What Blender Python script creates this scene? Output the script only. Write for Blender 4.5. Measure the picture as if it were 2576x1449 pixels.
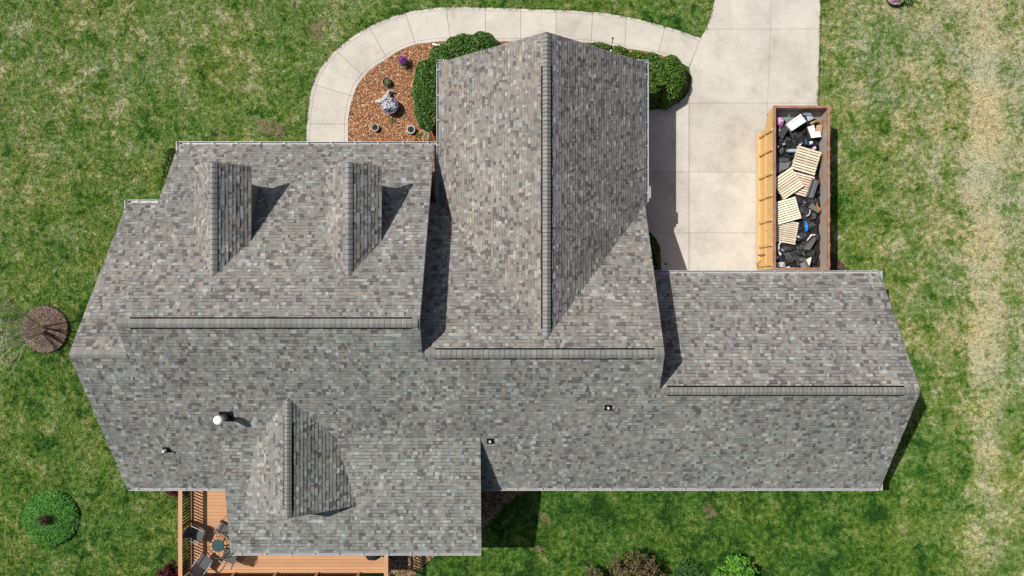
import bpy, bmesh, math, random
import numpy as np
from mathutils import Vector, Matrix, Euler

random.seed(7)
rng = np.random.default_rng(11)
S = bpy.context.scene
for o in list(bpy.data.objects):
    bpy.data.objects.remove(o)
COL = S.collection

# ------------------------------------------------------------------ camera
H = 32.5                 # drone height (m)
F = 1803.0               # focal length in pixels of a 2576 px wide picture
cam = bpy.data.cameras.new('camera')
camo = bpy.data.objects.new('camera', cam)
COL.objects.link(camo)
camo.location = (0, 0, H)
camo.rotation_euler = (0, 0, 0)
cam.sensor_fit = 'HORIZONTAL'
cam.sensor_width = 36.0
cam.lens = 36.0 * F / 2576.0
cam.clip_start = 0.5
cam.clip_end = 1000
S.camera = camo

# ------------------------------------------------------------------ sky and sun
SUN_TRAVEL = Vector((0.617, -0.275, -1.0)).normalized()
ELEV = math.asin(-SUN_TRAVEL.z)
W = bpy.data.worlds.new('World')
S.world = W
W.use_nodes = True
nt = W.node_tree
bg = nt.nodes['Background']
sky = nt.nodes.new('ShaderNodeTexSky')
sky.sky_type = 'NISHITA'
sky.sun_disc = False
sky.sun_elevation = ELEV
sky.sun_rotation = math.atan2(-SUN_TRAVEL.x, -SUN_TRAVEL.y)
sky.altitude = 200
sky.dust_density = 3.0
sky.ozone_density = 0.6
nt.links.new(sky.outputs[0], bg.inputs[0])
bg.inputs[1].default_value = 0.075
sl = bpy.data.lights.new('sun', 'SUN')
slo = bpy.data.objects.new('sun', sl)
COL.objects.link(slo)
sl.energy = 4.6
sl.angle = math.radians(0.53)
sl.color = (1.0, 0.965, 0.905)
slo.rotation_euler = SUN_TRAVEL.to_track_quat('-Z', 'Y').to_euler()
slo.location = (-20, 9, 30)
S.view_settings.view_transform = 'Standard'
S.view_settings.look = 'None'
S.view_settings.gamma = 1.0
S.view_settings.exposure = 0.0
S.view_settings.use_curve_mapping = False


# ------------------------------------------------------------------ helpers
def at(px, py, z=0.0):
    return Vector(((px - 1288) * (H - z) / F, -(py - 724.5) * (H - z) / F, z))


def lin(r, g, b, k=1.0):
    def f(c):
        c /= 255.0
        return c / 12.92 if c <= 0.04045 else ((c + 0.055) / 1.055) ** 2.4
    return (f(r) * k, f(g) * k, f(b) * k)


def tag(o, label=None, cat=None, group=None, kind=None):
    if label: o['label'] = label
    if cat: o['category'] = cat
    if group: o['group'] = group
    if kind: o['kind'] = kind
    return o


def empty(name, loc, label=None, cat=None, group=None, rz=0.0):
    o = bpy.data.objects.new(name, None)
    COL.objects.link(o)
    o.location = loc
    o.rotation_euler = (0, 0, rz)
    o.empty_display_size = 0.2
    return tag(o, label, cat, group)


def link(name, me, parent=None, loc=None, rot=None):
    o = bpy.data.objects.new(name, me)
    COL.objects.link(o)
    if parent:
        o.parent = parent
    if loc is not None:
        o.location = loc
    if rot is not None:
        o.rotation_euler = rot
    return o


class MB:
    """mesh collector: vertices, faces and one colour for each vertex"""
    def __init__(s):
        s.v = []; s.f = []; s.c = []

    def add(s, vs, fs, col=(1, 1, 1)):
        b = len(s.v)
        s.v.extend([tuple(p) for p in vs])
        s.f.extend([tuple(b + i for i in f) for f in fs])
        s.c.extend([(col[0], col[1], col[2], 1.0)] * len(vs))
        return s

    def box(s, c, d, R=None, col=(1, 1, 1)):
        c = Vector(c); x, y, z = d[0] / 2, d[1] / 2, d[2] / 2
        vs = [Vector((a * x, b * y, e * z)) for e in (-1, 1) for a, b in ((-1, -1), (1, -1), (1, 1), (-1, 1))]
        if R is not None:
            vs = [R @ p for p in vs]
        return s.add([p + c for p in vs], [(3, 2, 1, 0), (4, 5, 6, 7), (0, 1, 5, 4), (1, 2, 6, 5), (2, 3, 7, 6), (3, 0, 4, 7)], col)

    def prism(s, top, t, col=(1, 1, 1)):
        """vertical prism: polygon 'top' (counter-clockwise from above), t deep"""
        n = len(top)
        vs = [Vector(p) for p in top] + [Vector(p) - Vector((0, 0, t)) for p in top]
        fs = [tuple(range(n)), tuple(range(2 * n - 1, n - 1, -1))]
        fs += [(i, i + n, (i + 1) % n + n, (i + 1) % n) for i in range(n)]
        return s.add(vs, fs, col)

    def extr(s, poly, d, col=(1, 1, 1)):
        n = len(poly); d = Vector(d)
        vs = [Vector(p) for p in poly] + [Vector(p) + d for p in poly]
        fs = [tuple(range(n)), tuple(range(2 * n - 1, n - 1, -1))]
        fs += [(i, i + n, (i + 1) % n + n, (i + 1) % n) for i in range(n)]
        return s.add(vs, fs, col)

    def tube(s, pts, rad, n=6, col=(1, 1, 1), cap=True):
        pts = [Vector(p) for p in pts]
        if not hasattr(rad, '__len__'):
            rad = [rad] * len(pts)
        vs = []; fs = []
        up = Vector((0.31, 0.17, 0.94))
        for i, p in enumerate(pts):
            d = (pts[min(i + 1, len(pts) - 1)] - pts[max(i - 1, 0)])
            if d.length < 1e-9:
                d = Vector((0, 0, 1))
            d.normalize()
            a = d.cross(up)
            if a.length < 0.05:
                a = d.cross(Vector((1, 0, 0)))
            a.normalize(); b = d.cross(a)
            for k in range(n):
                t = 2 * math.pi * k / n
                vs.append(p + (a * math.cos(t) + b * math.sin(t)) * rad[i])
        for i in range(len(pts) - 1):
            for k in range(n):
                fs.append((i * n + k, i * n + (k + 1) % n, (i + 1) * n + (k + 1) % n, (i + 1) * n + k))
        if cap:
            fs.append(tuple(range(n - 1, -1, -1)))
            fs.append(tuple((len(pts) - 1) * n + k for k in range(n)))
        return s.add(vs, fs, col)

    def lathe(s, prof, c=(0, 0, 0), n=20, col=(1, 1, 1), wob=None):
        vs = []; fs = []
        c = Vector(c)
        for i, (r, z) in enumerate(prof):
            for k in range(n):
                t = 2 * math.pi * k / n
                rr = r * (wob(t, i) if wob else 1)
                vs.append(c + Vector((rr * math.cos(t), rr * math.sin(t), z)))
        for i in range(len(prof) - 1):
            for k in range(n):
                fs.append((i * n + k, i * n + (k + 1) % n, (i + 1) * n + (k + 1) % n, (i + 1) * n + k))
        return s.add(vs, fs, col)

    def build(s, name, mat, parent=None, loc=None, rot=None, smooth=False):
        me = bpy.data.meshes.new(name)
        me.from_pydata(s.v, [], s.f)
        a = me.attributes.new('Col', 'FLOAT_COLOR', 'POINT')
        a.data.foreach_set('color', np.array(s.c, dtype=np.float32).ravel())
        me.materials.append(mat)
        if smooth:
            me.polygons.foreach_set('use_smooth', [True] * len(me.polygons))
        me.update()
        return link(name, me, parent, loc, rot)


def soup(name, V, nper, C, mat, parent=None):
    """numpy polygon soup: V (N,nper,3), C (N,3) one colour for each polygon"""
    N = V.shape[0]
    me = bpy.data.meshes.new(name)
    me.vertices.add(N * nper)
    me.vertices.foreach_set('co', V.astype(np.float32).ravel())
    me.loops.add(N * nper)
    me.loops.foreach_set('vertex_index', np.arange(N * nper, dtype=np.int32))
    me.polygons.add(N)
    me.polygons.foreach_set('loop_start', np.arange(0, N * nper, nper, dtype=np.int32))
    me.update(calc_edges=True)
    a = me.attributes.new('Col', 'FLOAT_COLOR', 'POINT')
    CC = np.ones((N, nper, 4), dtype=np.float32)
    CC[:, :, :3] = C[:, None, :]
    a.data.foreach_set('color', CC.ravel())
    me.materials.append(mat)
    return link(name, me, parent)


def rotz(a):
    return Matrix.Rotation(a, 3, 'Z')


# ------------------------------------------------------------------ materials
def nodes(m):
    m.use_nodes = True
    t = m.node_tree
    return t, t.nodes, t.links, t.nodes['Principled BSDF']


def noise(t, vec, scale, detail=4, rough=0.55, dist=0.0):
    n = t.nodes.new('ShaderNodeTexNoise')
    n.inputs['Scale'].default_value = scale
    n.inputs['Detail'].default_value = detail
    n.inputs['Roughness'].default_value = rough
    n.inputs['Distortion'].default_value = dist
    t.links.new(vec, n.inputs['Vector'])
    return n.outputs[0]


def math_(t, op, a, b=None, c=None, clamp=False):
    n = t.nodes.new('ShaderNodeMath'); n.operation = op; n.use_clamp = clamp
    for i, x in enumerate((a, b, c)):
        if x is None:
            continue
        if isinstance(x, (int, float)):
            n.inputs[i].default_value = x
        else:
            t.links.new(x, n.inputs[i])
    return n.outputs[0]


def maprange(t, x, a, b, c, d, smooth=False):
    n = t.nodes.new('ShaderNodeMapRange')
    if smooth:
        n.interpolation_type = 'SMOOTHSTEP'
    t.links.new(x, n.inputs[0])
    for i, v in enumerate((a, b, c, d)):
        n.inputs[i + 1].default_value = v
    return n.outputs[0]


def ramp(t, x, stops, mode='LINEAR'):
    n = t.nodes.new('ShaderNodeValToRGB')
    n.color_ramp.interpolation = mode
    e = n.color_ramp.elements
    while len(e) < len(stops):
        e.new(0.5)
    for k, (p, c) in enumerate(stops):
        e[k].position = p
        e[k].color = (c[0], c[1], c[2], 1)
    t.links.new(x, n.inputs[0])
    return n.outputs[0]


def mulcol(t, a, b):
    n = t.nodes.new('ShaderNodeMix'); n.data_type = 'RGBA'; n.blend_type = 'MULTIPLY'
    n.inputs[0].default_value = 1.0
    t.links.new(a, n.inputs[6]); t.links.new(b, n.inputs[7])
    return n.outputs[2]


def mixcol(t, f, a, b):
    n = t.nodes.new('ShaderNodeMix'); n.data_type = 'RGBA'
    t.links.new(f, n.inputs[0])
    for k, x in ((6, a), (7, b)):
        if isinstance(x, tuple):
            n.inputs[k].default_value = (x[0], x[1], x[2], 1)
        else:
            t.links.new(x, n.inputs[k])
    return n.outputs[2]


def bump(t, height, strength, dist):
    n = t.nodes.new('ShaderNodeBump')
    n.inputs['Strength'].default_value = strength
    n.inputs['Distance'].default_value = dist
    t.links.new(height, n.inputs['Height'])
    return n.outputs[0]


def position(t):
    return t.nodes.new('ShaderNodeNewGeometry').outputs['Position']


def attr(t, name='Col'):
    n = t.nodes.new('ShaderNodeAttribute'); n.attribute_name = name
    return n.outputs['Color']


def mat_plain(name, col, rough=0.6, metal=0.0, var=0.25, scale=3.0, fine=40.0, bmp=0.0, spec=None, alpha=None):
    m = bpy.data.materials.new(name)
    t, N, L, P = nodes(m)
    p = position(t)
    a = noise(t, p, scale, 5, 0.6)
    b = noise(t, p, fine, 3, 0.6)
    s = math_(t, 'ADD', math_(t, 'MULTIPLY', a, 0.65), math_(t, 'MULTIPLY', b, 0.35))
    c = ramp(t, s, [(0.3, tuple(x * (1 - var) for x in col)), (0.7, tuple(min(1, x * (1 + var)) for x in col))])
    L.new(c, P.inputs['Base Color'])
    P.inputs['Roughness'].default_value = rough
    P.inputs['Metallic'].default_value = metal
    if spec is not None:
        P.inputs['Specular IOR Level'].default_value = spec
    if bmp:
        L.new(bump(t, b, 0.5, bmp), P.inputs['Normal'])
    return m


def mat_attr(name, rough=0.8, fine=60.0, var=0.25, spec=0.3, trans=0.0, bmp=0.0, weather=False):
    m = bpy.data.materials.new(name)
    t, N, L, P = nodes(m)
    p = position(t)
    b = noise(t, p, fine, 4, 0.65)
    g = ramp(t, b, [(0.3, (1 - var,) * 3), (0.7, (1 + var,) * 3)])
    c = mulcol(t, attr(t), g)
    if weather:
        wz = noise(t, p, 0.45, 5, 0.65, 0.5)
        c = mulcol(t, c, ramp(t, wz, [(0.3, (0.86, 0.87, 0.87)), (0.7, (1.12, 1.11, 1.09))]))
        mp = N.new('ShaderNodeMapping'); mp.inputs['Scale'].default_value = (1.0, 0.12, 0.12); L.new(p, mp.inputs[0])
        c = mulcol(t, c, ramp(t, noise(t, mp.outputs[0], 2.2, 4, 0.6), [(0.35, (0.93, 0.93, 0.93)), (0.65, (1.05, 1.05, 1.05))]))
    L.new(c, P.inputs['Base Color'])
    P.inputs['Roughness'].default_value = rough
    P.inputs['Specular IOR Level'].default_value = spec
    if bmp:
        L.new(bump(t, b, 0.6, bmp), P.inputs['Normal'])
    if trans:
        tr = N.new('ShaderNodeBsdfTranslucent')
        L.new(c, tr.inputs[0])
        mx = N.new('ShaderNodeMixShader'); mx.inputs[0].default_value = trans
        L.new(P.outputs[0], mx.inputs[1]); L.new(tr.outputs[0], mx.inputs[2])
        L.new(mx.outputs[0], N['Material Output'].inputs[0])
    return m


def grass_colour(t):
    p = position(t)
    sep = t.nodes.new('ShaderNodeSeparateXYZ'); t.links.new(p, sep.inputs[0])
    X, Y = sep.outputs[0], sep.outputs[1]
    n1 = noise(t, p, 0.16, 3, 0.5)
    n2 = noise(t, p, 0.75, 5, 0.62, 0.35)
    n3 = noise(t, p, 4.2, 5, 0.68)
    n4 = noise(t, p, 24.0, 3, 0.7)
    s = math_(t, 'MULTIPLY', n1, 0.10)
    s = math_(t, 'MULTIPLY_ADD', n2, 0.34, s)
    s = math_(t, 'MULTIPLY_ADD', n3, 0.66, s)
    s = math_(t, 'MULTIPLY_ADD', n4, 0.50, s)
    s = math_(t, 'MULTIPLY_ADD', s, 2.1, 0.385 - 0.80 * 2.1)
    # darker clumps of coarse grass and thin pale spots, with fairly sharp edges
    k1 = noise(t, p, 1.05, 5, 0.62, 0.6)
    s = math_(t, 'ADD', s, maprange(t, k1, 0.54, 0.63, 0.0, -0.24, True))
    s = math_(t, 'ADD', s, maprange(t, k1, 0.45, 0.34, 0.0, 0.22, True))
    k2 = noise(t, p, 2.6, 4, 0.6, 0.4)
    s = math_(t, 'ADD', s, maprange(t, k2, 0.56, 0.64, 0.0, -0.16, True))
    # dry strip down the right-hand side, worn wider towards the top
    edge = math_(t, 'MULTIPLY_ADD', Y, 0.24, math_(t, 'MULTIPLY_ADD', n2, 2.0, X))
    b1 = maprange(t, edge, 13.5, 22.5, 0.0, 0.25, True)
    e2 = math_(t, 'MULTIPLY_ADD', n3, 1.0, math_(t, 'MULTIPLY_ADD', n1, 0.8, X))
    up = maprange(t, e2, 21.2, 22.1, 0.0, 1.0, True)
    dn = maprange(t, e2, 22.5, 23.7, 1.0, 0.15, True)
    b2 = math_(t, 'MULTIPLY', math_(t, 'MULTIPLY', up, dn), 0.26)
    top = maprange(t, math_(t, 'MULTIPLY_ADD', X, 0.5, Y), 11.5, 19.5, 0.0, 0.08, True)
    lft = maprange(t, math_(t, 'MULTIPLY_ADD', X, -0.55, Y), 9.0, 20.0, 0.0, 0.14, True)
    grn = maprange(t, math_(t, 'MULTIPLY_ADD', X, -0.22, Y), -7.0, -10.5, 0.0, -0.13, True)
    for b in (b1, b2, top, lft, grn):
        s = math_(t, 'ADD', s, b)
    c = ramp(t, s, [(0.0, (0.018, 0.056, 0.009)), (0.22, (0.046, 0.118, 0.014)), (0.42, (0.118, 0.190, 0.035)),
                    (0.60, (0.195, 0.235, 0.080)), (0.82, (0.41, 0.375, 0.235)), (1.0, (0.47, 0.42, 0.275))])
    # olive drift between cooler and yellower turf
    h = noise(t, p, 0.33, 3, 0.6)
    tint = ramp(t, h, [(0.36, (0.90, 0.99, 1.02)), (0.62, (1.05, 1.01, 0.88))])
    c = mulcol(t, c, tint)
    # bare soil patches worn through the turf
    soil = None
    wn = t.nodes.new('ShaderNodeTexNoise'); wn.inputs['Scale'].default_value = 2.6; wn.inputs['Detail'].default_value = 5; wn.inputs['Roughness'].default_value = 0.7
    t.links.new(p, wn.inputs['Vector'])
    wv = t.nodes.new('ShaderNodeVectorMath'); wv.operation = 'MULTIPLY_ADD'; wv.inputs[1].default_value = (1.7, 1.7, 0.0)
    t.links.new(wn.outputs['Color'], wv.inputs[0]); t.links.new(p, wv.inputs[2])
    for px, py, r in ((800, 74, 0.42), (668, 322, 0.33), (705, 330, 0.36), (556, 337, 0.2), (1788, 1291, 0.34), (1352, 1384, 0.2), (2087, 1266, 0.12), (1372, 1306, 0.25), (945, 75, 0.2)):
        q = at(px, py)
        d = t.nodes.new('ShaderNodeVectorMath'); d.operation = 'DISTANCE'
        t.links.new(wv.outputs[0], d.inputs[0]); d.inputs[1].default_value = (q.x + 0.85, q.y + 0.85, 0)
        dd = math_(t, 'MULTIPLY_ADD', n4, 0.5 * r, d.outputs['Value'])
        k = maprange(t, dd, r * 0.8, r * 1.5, 1.0, 0.0, True)
        soil = k if soil is None else math_(t, 'MAXIMUM', soil, k)
    c = mixcol(t, math_(t, 'MULTIPLY', soil, 0.7), c, (0.24, 0.165, 0.11))
    return c, n3, n4


def mat_lawn(name, blades):
    m = bpy.data.materials.new(name)
    t, N, L, P = nodes(m)
    c, n3, n4 = grass_colour(t)
    if blades:
        c = mulcol(t, c, attr(t))
    else:
        L.new(bump(t, math_(t, 'ADD', n3, n4), 0.8, 0.05), P.inputs['Normal'])
    L.new(c, P.inputs['Base Color'])
    P.inputs['Roughness'].default_value = 0.85
    P.inputs['Specular IOR Level'].default_value = 0.12
    if blades:
        tr = N.new('ShaderNodeBsdfTranslucent'); L.new(c, tr.inputs[0])
        mx = N.new('ShaderNodeMixShader'); mx.inputs[0].default_value = 0.25
        L.new(P.outputs[0], mx.inputs[1]); L.new(tr.outputs[0], mx.inputs[2])
        L.new(mx.outputs[0], N['Material Output'].inputs[0])
    return m


def mat_concrete(name, col):
    m = bpy.data.materials.new(name)
    t, N, L, P = nodes(m)
    p = position(t)
    a = noise(t, p, 0.55, 5, 0.62, 0.4)
    b = noise(t, p, 3.5, 6, 0.7)
    g = noise(t, p, 55, 3, 0.7)
    mp = N.new('ShaderNodeMapping'); mp.inputs['Scale'].default_value = (1.0, 9.0, 1.0)
    L.new(p, mp.inputs[0])
    br = noise(t, mp.outputs[0], 3.0, 5, 0.7)
    s = math_(t, 'MULTIPLY', a, 0.55)
    s = math_(t, 'MULTIPLY_ADD', b, 0.22, s)
    s = math_(t, 'MULTIPLY_ADD', g, 0.12, s)
    s = math_(t, 'MULTIPLY_ADD', br, 0.16, s)
    c = ramp(t, s, [(0.38, tuple(x * y for x, y in zip(col, (0.74, 0.72, 0.68)))), (0.48, tuple(x * 0.90 for x in col)), (0.56, col), (0.68, tuple(min(1, x * 1.12) for x in col))])
    blot = ramp(t, noise(t, p, 1.3, 6, 0.75, 0.8), [(0.33, (0.90, 0.885, 0.86)), (0.46, (1, 1, 1))])
    c = mulcol(t, c, blot)
    spots = ramp(t, noise(t, p, 9.0, 2, 0.5), [(0.17, (0.55, 0.53, 0.5)), (0.235, (1, 1, 1))])
    c = mulcol(t, c, spots)
    oi = N.new('ShaderNodeObjectInfo')
    v = ramp(t, oi.outputs['Random'], [(0, (0.95, 0.94, 0.93)), (1, (1.03, 1.03, 1.03))])
    c = mulcol(t, c, v)
    L.new(c, P.inputs['Base Color'])
    P.inputs['Roughness'].default_value = 0.9
    P.inputs['Specular IOR Level'].default_value = 0.25
    L.new(bump(t, g, 0.25, 0.004), P.inputs['Normal'])
    return m


def mat_brick(name):
    m = bpy.data.materials.new(name)
    t, N, L, P = nodes(m)
    p = position(t)
    b = N.new('ShaderNodeTexBrick')
    mp = N.new('ShaderNodeMapping'); mp.inputs['Rotation'].default_value = (math.pi / 2, 0, 0)
    sx = N.new('ShaderNodeSeparateXYZ'); L.new(p, sx.inputs[0])
    cx = N.new('ShaderNodeCombineXYZ')
    L.new(math_(t, 'ADD', sx.outputs[0], sx.outputs[1]), cx.inputs[0]); L.new(sx.outputs[2], cx.inputs[1])
    L.new(cx.outputs[0], b.inputs['Vector'])
    b.inputs['Scale'].default_value = 1.0
    b.inputs['Brick Width'].default_value = 0.2; b.inputs['Row Height'].default_value = 0.068
    b.inputs['Mortar Size'].default_value = 0.006
    b.inputs['Color1'].default_value = (0.24, 0.075, 0.045, 1); b.inputs['Color2'].default_value = (0.16, 0.05, 0.035, 1)
    b.inputs['Mortar'].default_value = (0.4, 0.37, 0.33, 1)
    L.new(b.outputs[0], P.inputs['Base Color'])
    P.inputs['Roughness'].default_value = 0.9
    L.new(bump(t, b.outputs['Fac'], -0.6, 0.01), P.inputs['Normal'])
    return m


def mat_siding(name, col):
    m = bpy.data.materials.new(name)
    t, N, L, P = nodes(m)
    p = position(t)
    sx = N.new('ShaderNodeSeparateXYZ'); L.new(p, sx.inputs[0])
    w = math_(t, 'FRACT', math_(t, 'DIVIDE', sx.outputs[2], 0.11))
    L.new(bump(t, w, 1.0, 0.02), P.inputs['Normal'])
    n = noise(t, p, 14, 4)
    L.new(ramp(t, n, [(0.3, tuple(x * 0.9 for x in col)), (0.7, tuple(x * 1.08 for x in col))]), P.inputs['Base Color'])
    P.inputs['Roughness'].default_value = 0.6
    return m


def mat_rust(name, paint, rust, amount, scale=2.5, rough=0.75):
    m = bpy.data.materials.new(name)
    t, N, L, P = nodes(m)
    p = position(t)
    a = noise(t, p, scale, 8, 0.7, 0.3)
    b = noise(t, p, scale * 7, 5, 0.7)
    s = math_(t, 'MULTIPLY_ADD', b, 0.4, math_(t, 'MULTIPLY', a, 0.6))
    k = maprange(t, s, 0.60 - amount, 0.70 - amount, 0.0, 1.0, True)
    rc = ramp(t, b, [(0.3, tuple(x * 0.45 for x in rust)), (0.55, rust), (0.75, tuple(x * 1.7 for x in rust))])
    pc = ramp(t, a, [(0.3, tuple(x * 0.85 for x in paint)), (0.7, tuple(min(1, x * 1.1) for x in paint))])
    L.new(mixcol(t, k, pc, rc), P.inputs['Base Color'])
    P.inputs['Roughness'].default_value = rough
    L.new(bump(t, b, 0.4, 0.01), P.inputs['Normal'])
    return m


M = {}
M['lawn'] = mat_lawn('lawn', False)
M['grass'] = mat_lawn('grass_blades', True)
M['concrete'] = mat_concrete('concrete', (0.55, 0.515, 0.452))
M['joint'] = mat_plain('joint_soil', (0.10, 0.085, 0.065), 0.95)
M['shingle'] = mat_attr('asphalt_shingle', 0.92, 260.0, 0.16, 0.2, 0.0, 0.002, True)
M['trim'] = mat_plain('painted_trim', (0.50, 0.48, 0.45), 0.5, var=0.08)
M['white'] = mat_plain('white_aluminium', (0.80, 0.79, 0.78), 0.35, var=0.06)
M['gutter'] = mat_plain('gutter_aluminium', (0.40, 0.40, 0.41), 0.4, var=0.12, scale=1.2, fine=12)
M['elbow'] = mat_plain('shade_grey_elbow', (0.30, 0.29, 0.28), 0.5)  # whitish elbow block darkened to grey, its shade put into the colour
M['brick'] = mat_brick('brick')
M['siding'] = mat_siding('taupe_siding', (0.20, 0.185, 0.165))
M['vent'] = mat_plain('ridge_vent_black', (0.010, 0.010, 0.010), 0.9, spec=0.05)
M['black'] = mat_plain('black_rubber', (0.012, 0.012, 0.013), 0.7, spec=0.15)
M['pvc'] = mat_plain('white_pvc', (0.82, 0.82, 0.80), 0.4, var=0.05)
M['galv'] = mat_plain('galvanised', (0.40, 0.41, 0.42), 0.35, 0.7, var=0.2)
M['glass'] = mat_plain('window_glass', (0.02, 0.025, 0.03), 0.06, spec=0.6)
M['deck'] = mat_plain('composite_deck', (0.50, 0.265, 0.13), 0.65, var=0.10, scale=2.0, fine=30)
M['rail'] = mat_plain('composite_rail', (0.50, 0.27, 0.14), 0.6, var=0.08)
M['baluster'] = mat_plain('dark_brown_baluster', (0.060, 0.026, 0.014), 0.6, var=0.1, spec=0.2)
M['iron'] = mat_plain('black_iron', (0.02, 0.02, 0.022), 0.4, 0.3)
M['sling'] = mat_plain('dark_grey_sling', (0.075, 0.072, 0.075), 0.6, var=0.2)
M['alu'] = mat_plain('silver_arm', (0.36, 0.36, 0.37), 0.5, 0.0)
M['cover'] = mat_plain('grill_cover', (0.012, 0.015, 0.02), 0.55, bmp=0.01)
M['leaf'] = mat_attr('leaf', 0.55, 30.0, 0.25, 0.35, 0.22)
M['bark'] = mat_plain('grey_bark', (0.50, 0.45, 0.36), 0.9, var=0.35, scale=12, bmp=0.006)
M['twig'] = mat_plain('brown_twig', (0.11, 0.07, 0.045), 0.9, var=0.3)
M['chips'] = mat_attr('wood_chips', 0.85, 90.0, 0.25, 0.25)
M['mulch'] = mat_plain('mulch_soil', (0.12, 0.062, 0.032), 0.95, var=0.45, scale=14, fine=70, bmp=0.02)
M['darkmulch'] = mat_plain('dark_mulch', (0.060, 0.040, 0.030), 0.95, var=0.4, scale=14, fine=70, bmp=0.02)
M['dumpster'] = mat_rust('dumpster_paint', (0.66, 0.42, 0.17), (0.30, 0.13, 0.045), 0.06, 4.0)
M['rim'] = mat_rust('rusty_rim', (0.34, 0.22, 0.16), (0.32, 0.125, 0.06), 0.15, 4.0)
M['inner'] = mat_rust('dumpster_inside', (0.36, 0.33, 0.30), (0.42, 0.21, 0.085), 0.12, 1.3)
M['any'] = mat_attr('painted_object', 0.6, 25.0, 0.12, 0.35)
M['wood'] = mat_attr('pallet_wood', 0.8, 45.0, 0.22, 0.25)
M['scrap'] = mat_attr('old_shingle', 0.9, 120.0, 0.3, 0.2)
M['plastic'] = mat_attr('plastic_film', 0.3, 12.0, 0.15, 0.5)
M['drift'] = mat_plain('driftwood', (0.46, 0.45, 0.43), 0.85, var=0.5, scale=9, fine=50, bmp=0.02)
M['stone'] = mat_plain('tan_edging', (0.40, 0.33, 0.24), 0.9, var=0.3, scale=6)

# deck boards differ a little from one to the next
_t, _N, _L, _P = nodes(M['deck'])
_oi = _N.new('ShaderNodeObjectInfo')
_src = _P.inputs['Base Color'].links[0].from_socket
_L.new(mulcol(_t, _src, ramp(_t, _oi.outputs['Random'], [(0, (0.88, 0.86, 0.84)), (1, (1.08, 1.07, 1.06))])), _P.inputs['Base Color'])

# ------------------------------------------------------------------ ground
lm = MB()
g = 150
lm.add([(-g, -g, 0), (g, -g, 0), (g, g, 0), (-g, g, 0)], [(0, 1, 2, 3)])
tag(lm.build('lawn', M['lawn']), 'mown lawn of green turf with straw-coloured patches around the house', 'lawn', kind='structure')


def poly2(pts, z=0.0):
    return [tuple(at(x, y, 0)[:2]) for x, y in pts]


# sidewalk: joint by joint, outer edge -> inner edge
outer = [[(770, 366), (771, 335), (773, 312)], [(775, 280), (780, 245), (788, 212)], [(797, 188), (817, 158), (845, 127)],
         [(868, 107), (897, 87), (929, 68)], [(957, 55), (988, 43), (1020, 33)], [(1055, 26), (1090, 21), (1123, 19)],
         [(1150, 18), (1185, 19), (1221, 20)], [(1250, 21), (1280, 22), (1310, 23)], [(1340, 24), (1370, 25), (1399, 26)],
         [(1430, 27), (1460, 29), (1490, 31)], [(1520, 34), (1548, 38), (1575, 43)], [(1608, 50), (1640, 58), (1673, 68)],
         [(1705, 77), (1735, 87), (1762, 97)]]
inner = [[(876, 366), (876, 340), (876, 313)], [(878, 290), (882, 266), (889, 243)], [(896, 222), (905, 208), (916, 194)],
         [(932, 176), (952, 161), (974, 149)], [(995, 133), (1020, 121), (1046, 112)], [(1075, 108), (1105, 105), (1133, 104)],
         [(1160, 104), (1190, 104), (1221, 104)], [(1250, 105), (1280, 105), (1310, 105)], [(1340, 105), (1370, 105), (1399, 105)],
         [(1430, 106), (1460, 107), (1487, 109)], [(1515, 112), (1545, 117), (1572, 122)], [(1600, 126), (1628, 130), (1654, 137)],
         [(1680, 145), (1708, 156), (1733, 170)]]
OUT = [(770, 372)] + [p for s in outer for p in s]
INN = [(876, 372)] + [p for s in inner for p in s]
base = MB()
pl = [at(x, y, 0) for x, y in OUT] + [at(x, y, 0) for x, y in reversed(INN)]
for p in pl: p.z = 0.012
base.prism(list(reversed(pl)), 0.05)
sidewalk = tag(base.build('sidewalk', M['joint']), 'pale concrete sidewalk curving from the front door to the driveway', 'sidewalk', kind='structure')


def slab_between(o, i, name, parent):
    """one cast slab: middle field and two tooled border bands"""
    m = MB()
    O = [at(*p) for p in o]; I = [at(*p) for p in i]
    # shrink along the run so that joints stay open
    def trim(L):
        L = [p.copy() for p in L]
        d = (L[1] - L[0]).normalized(); L[0] += d * 0.007
        d = (L[-2] - L[-1]).normalized(); L[-1] += d * 0.007
        return L
    O, I = trim(O), trim(I)
    for a, b in ((0.0, 0.085), (0.0915, 0.9085), (0.915, 1.0)):
        A = [p.lerp(q, a) for p, q in zip(O, I)]
        B = [p.lerp(q, b) for p, q in zip(O, I)]
        poly = A + list(reversed(B))
        for p in poly: p.z = 0.05
        poly.reverse()
        m.prism(poly, 0.06)
    return m.build(name, M['concrete'], parent)


prevo, previ = (770, 372), (876, 372)
for o, i in zip(outer, inner):
    slab_between([prevo] + o, [previ] + i, 'slab', sidewalk)
    prevo, previ = o[-1], i[-1]

# driveway
DRV = [(1800, -190), (1798, 0), (1790, 32), (1775, 76), (1762, 97), (1733, 170), (1738, 195), (1736, 222), (1722, 245), (1700, 262), (1672, 272), (1640, 277), (1600, 278),
       (1600, 575), (1632, 583), (1650, 600), (1660, 622), (1662, 650), (1662, 720), (2052, 720), (2056, 262), (2060, 130), (2063, 0), (2066, -190)]
pl = [at(x, y, 0) for x, y in DRV]
for p in pl: p.z = 0.012
dm = MB(); dm.prism(pl if False else list(pl), 0.05)
driveway = tag(dm.build('driveway', M['joint']), 'wide pale concrete driveway of large slabs leading to the garage', 'driveway', kind='structure')


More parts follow.
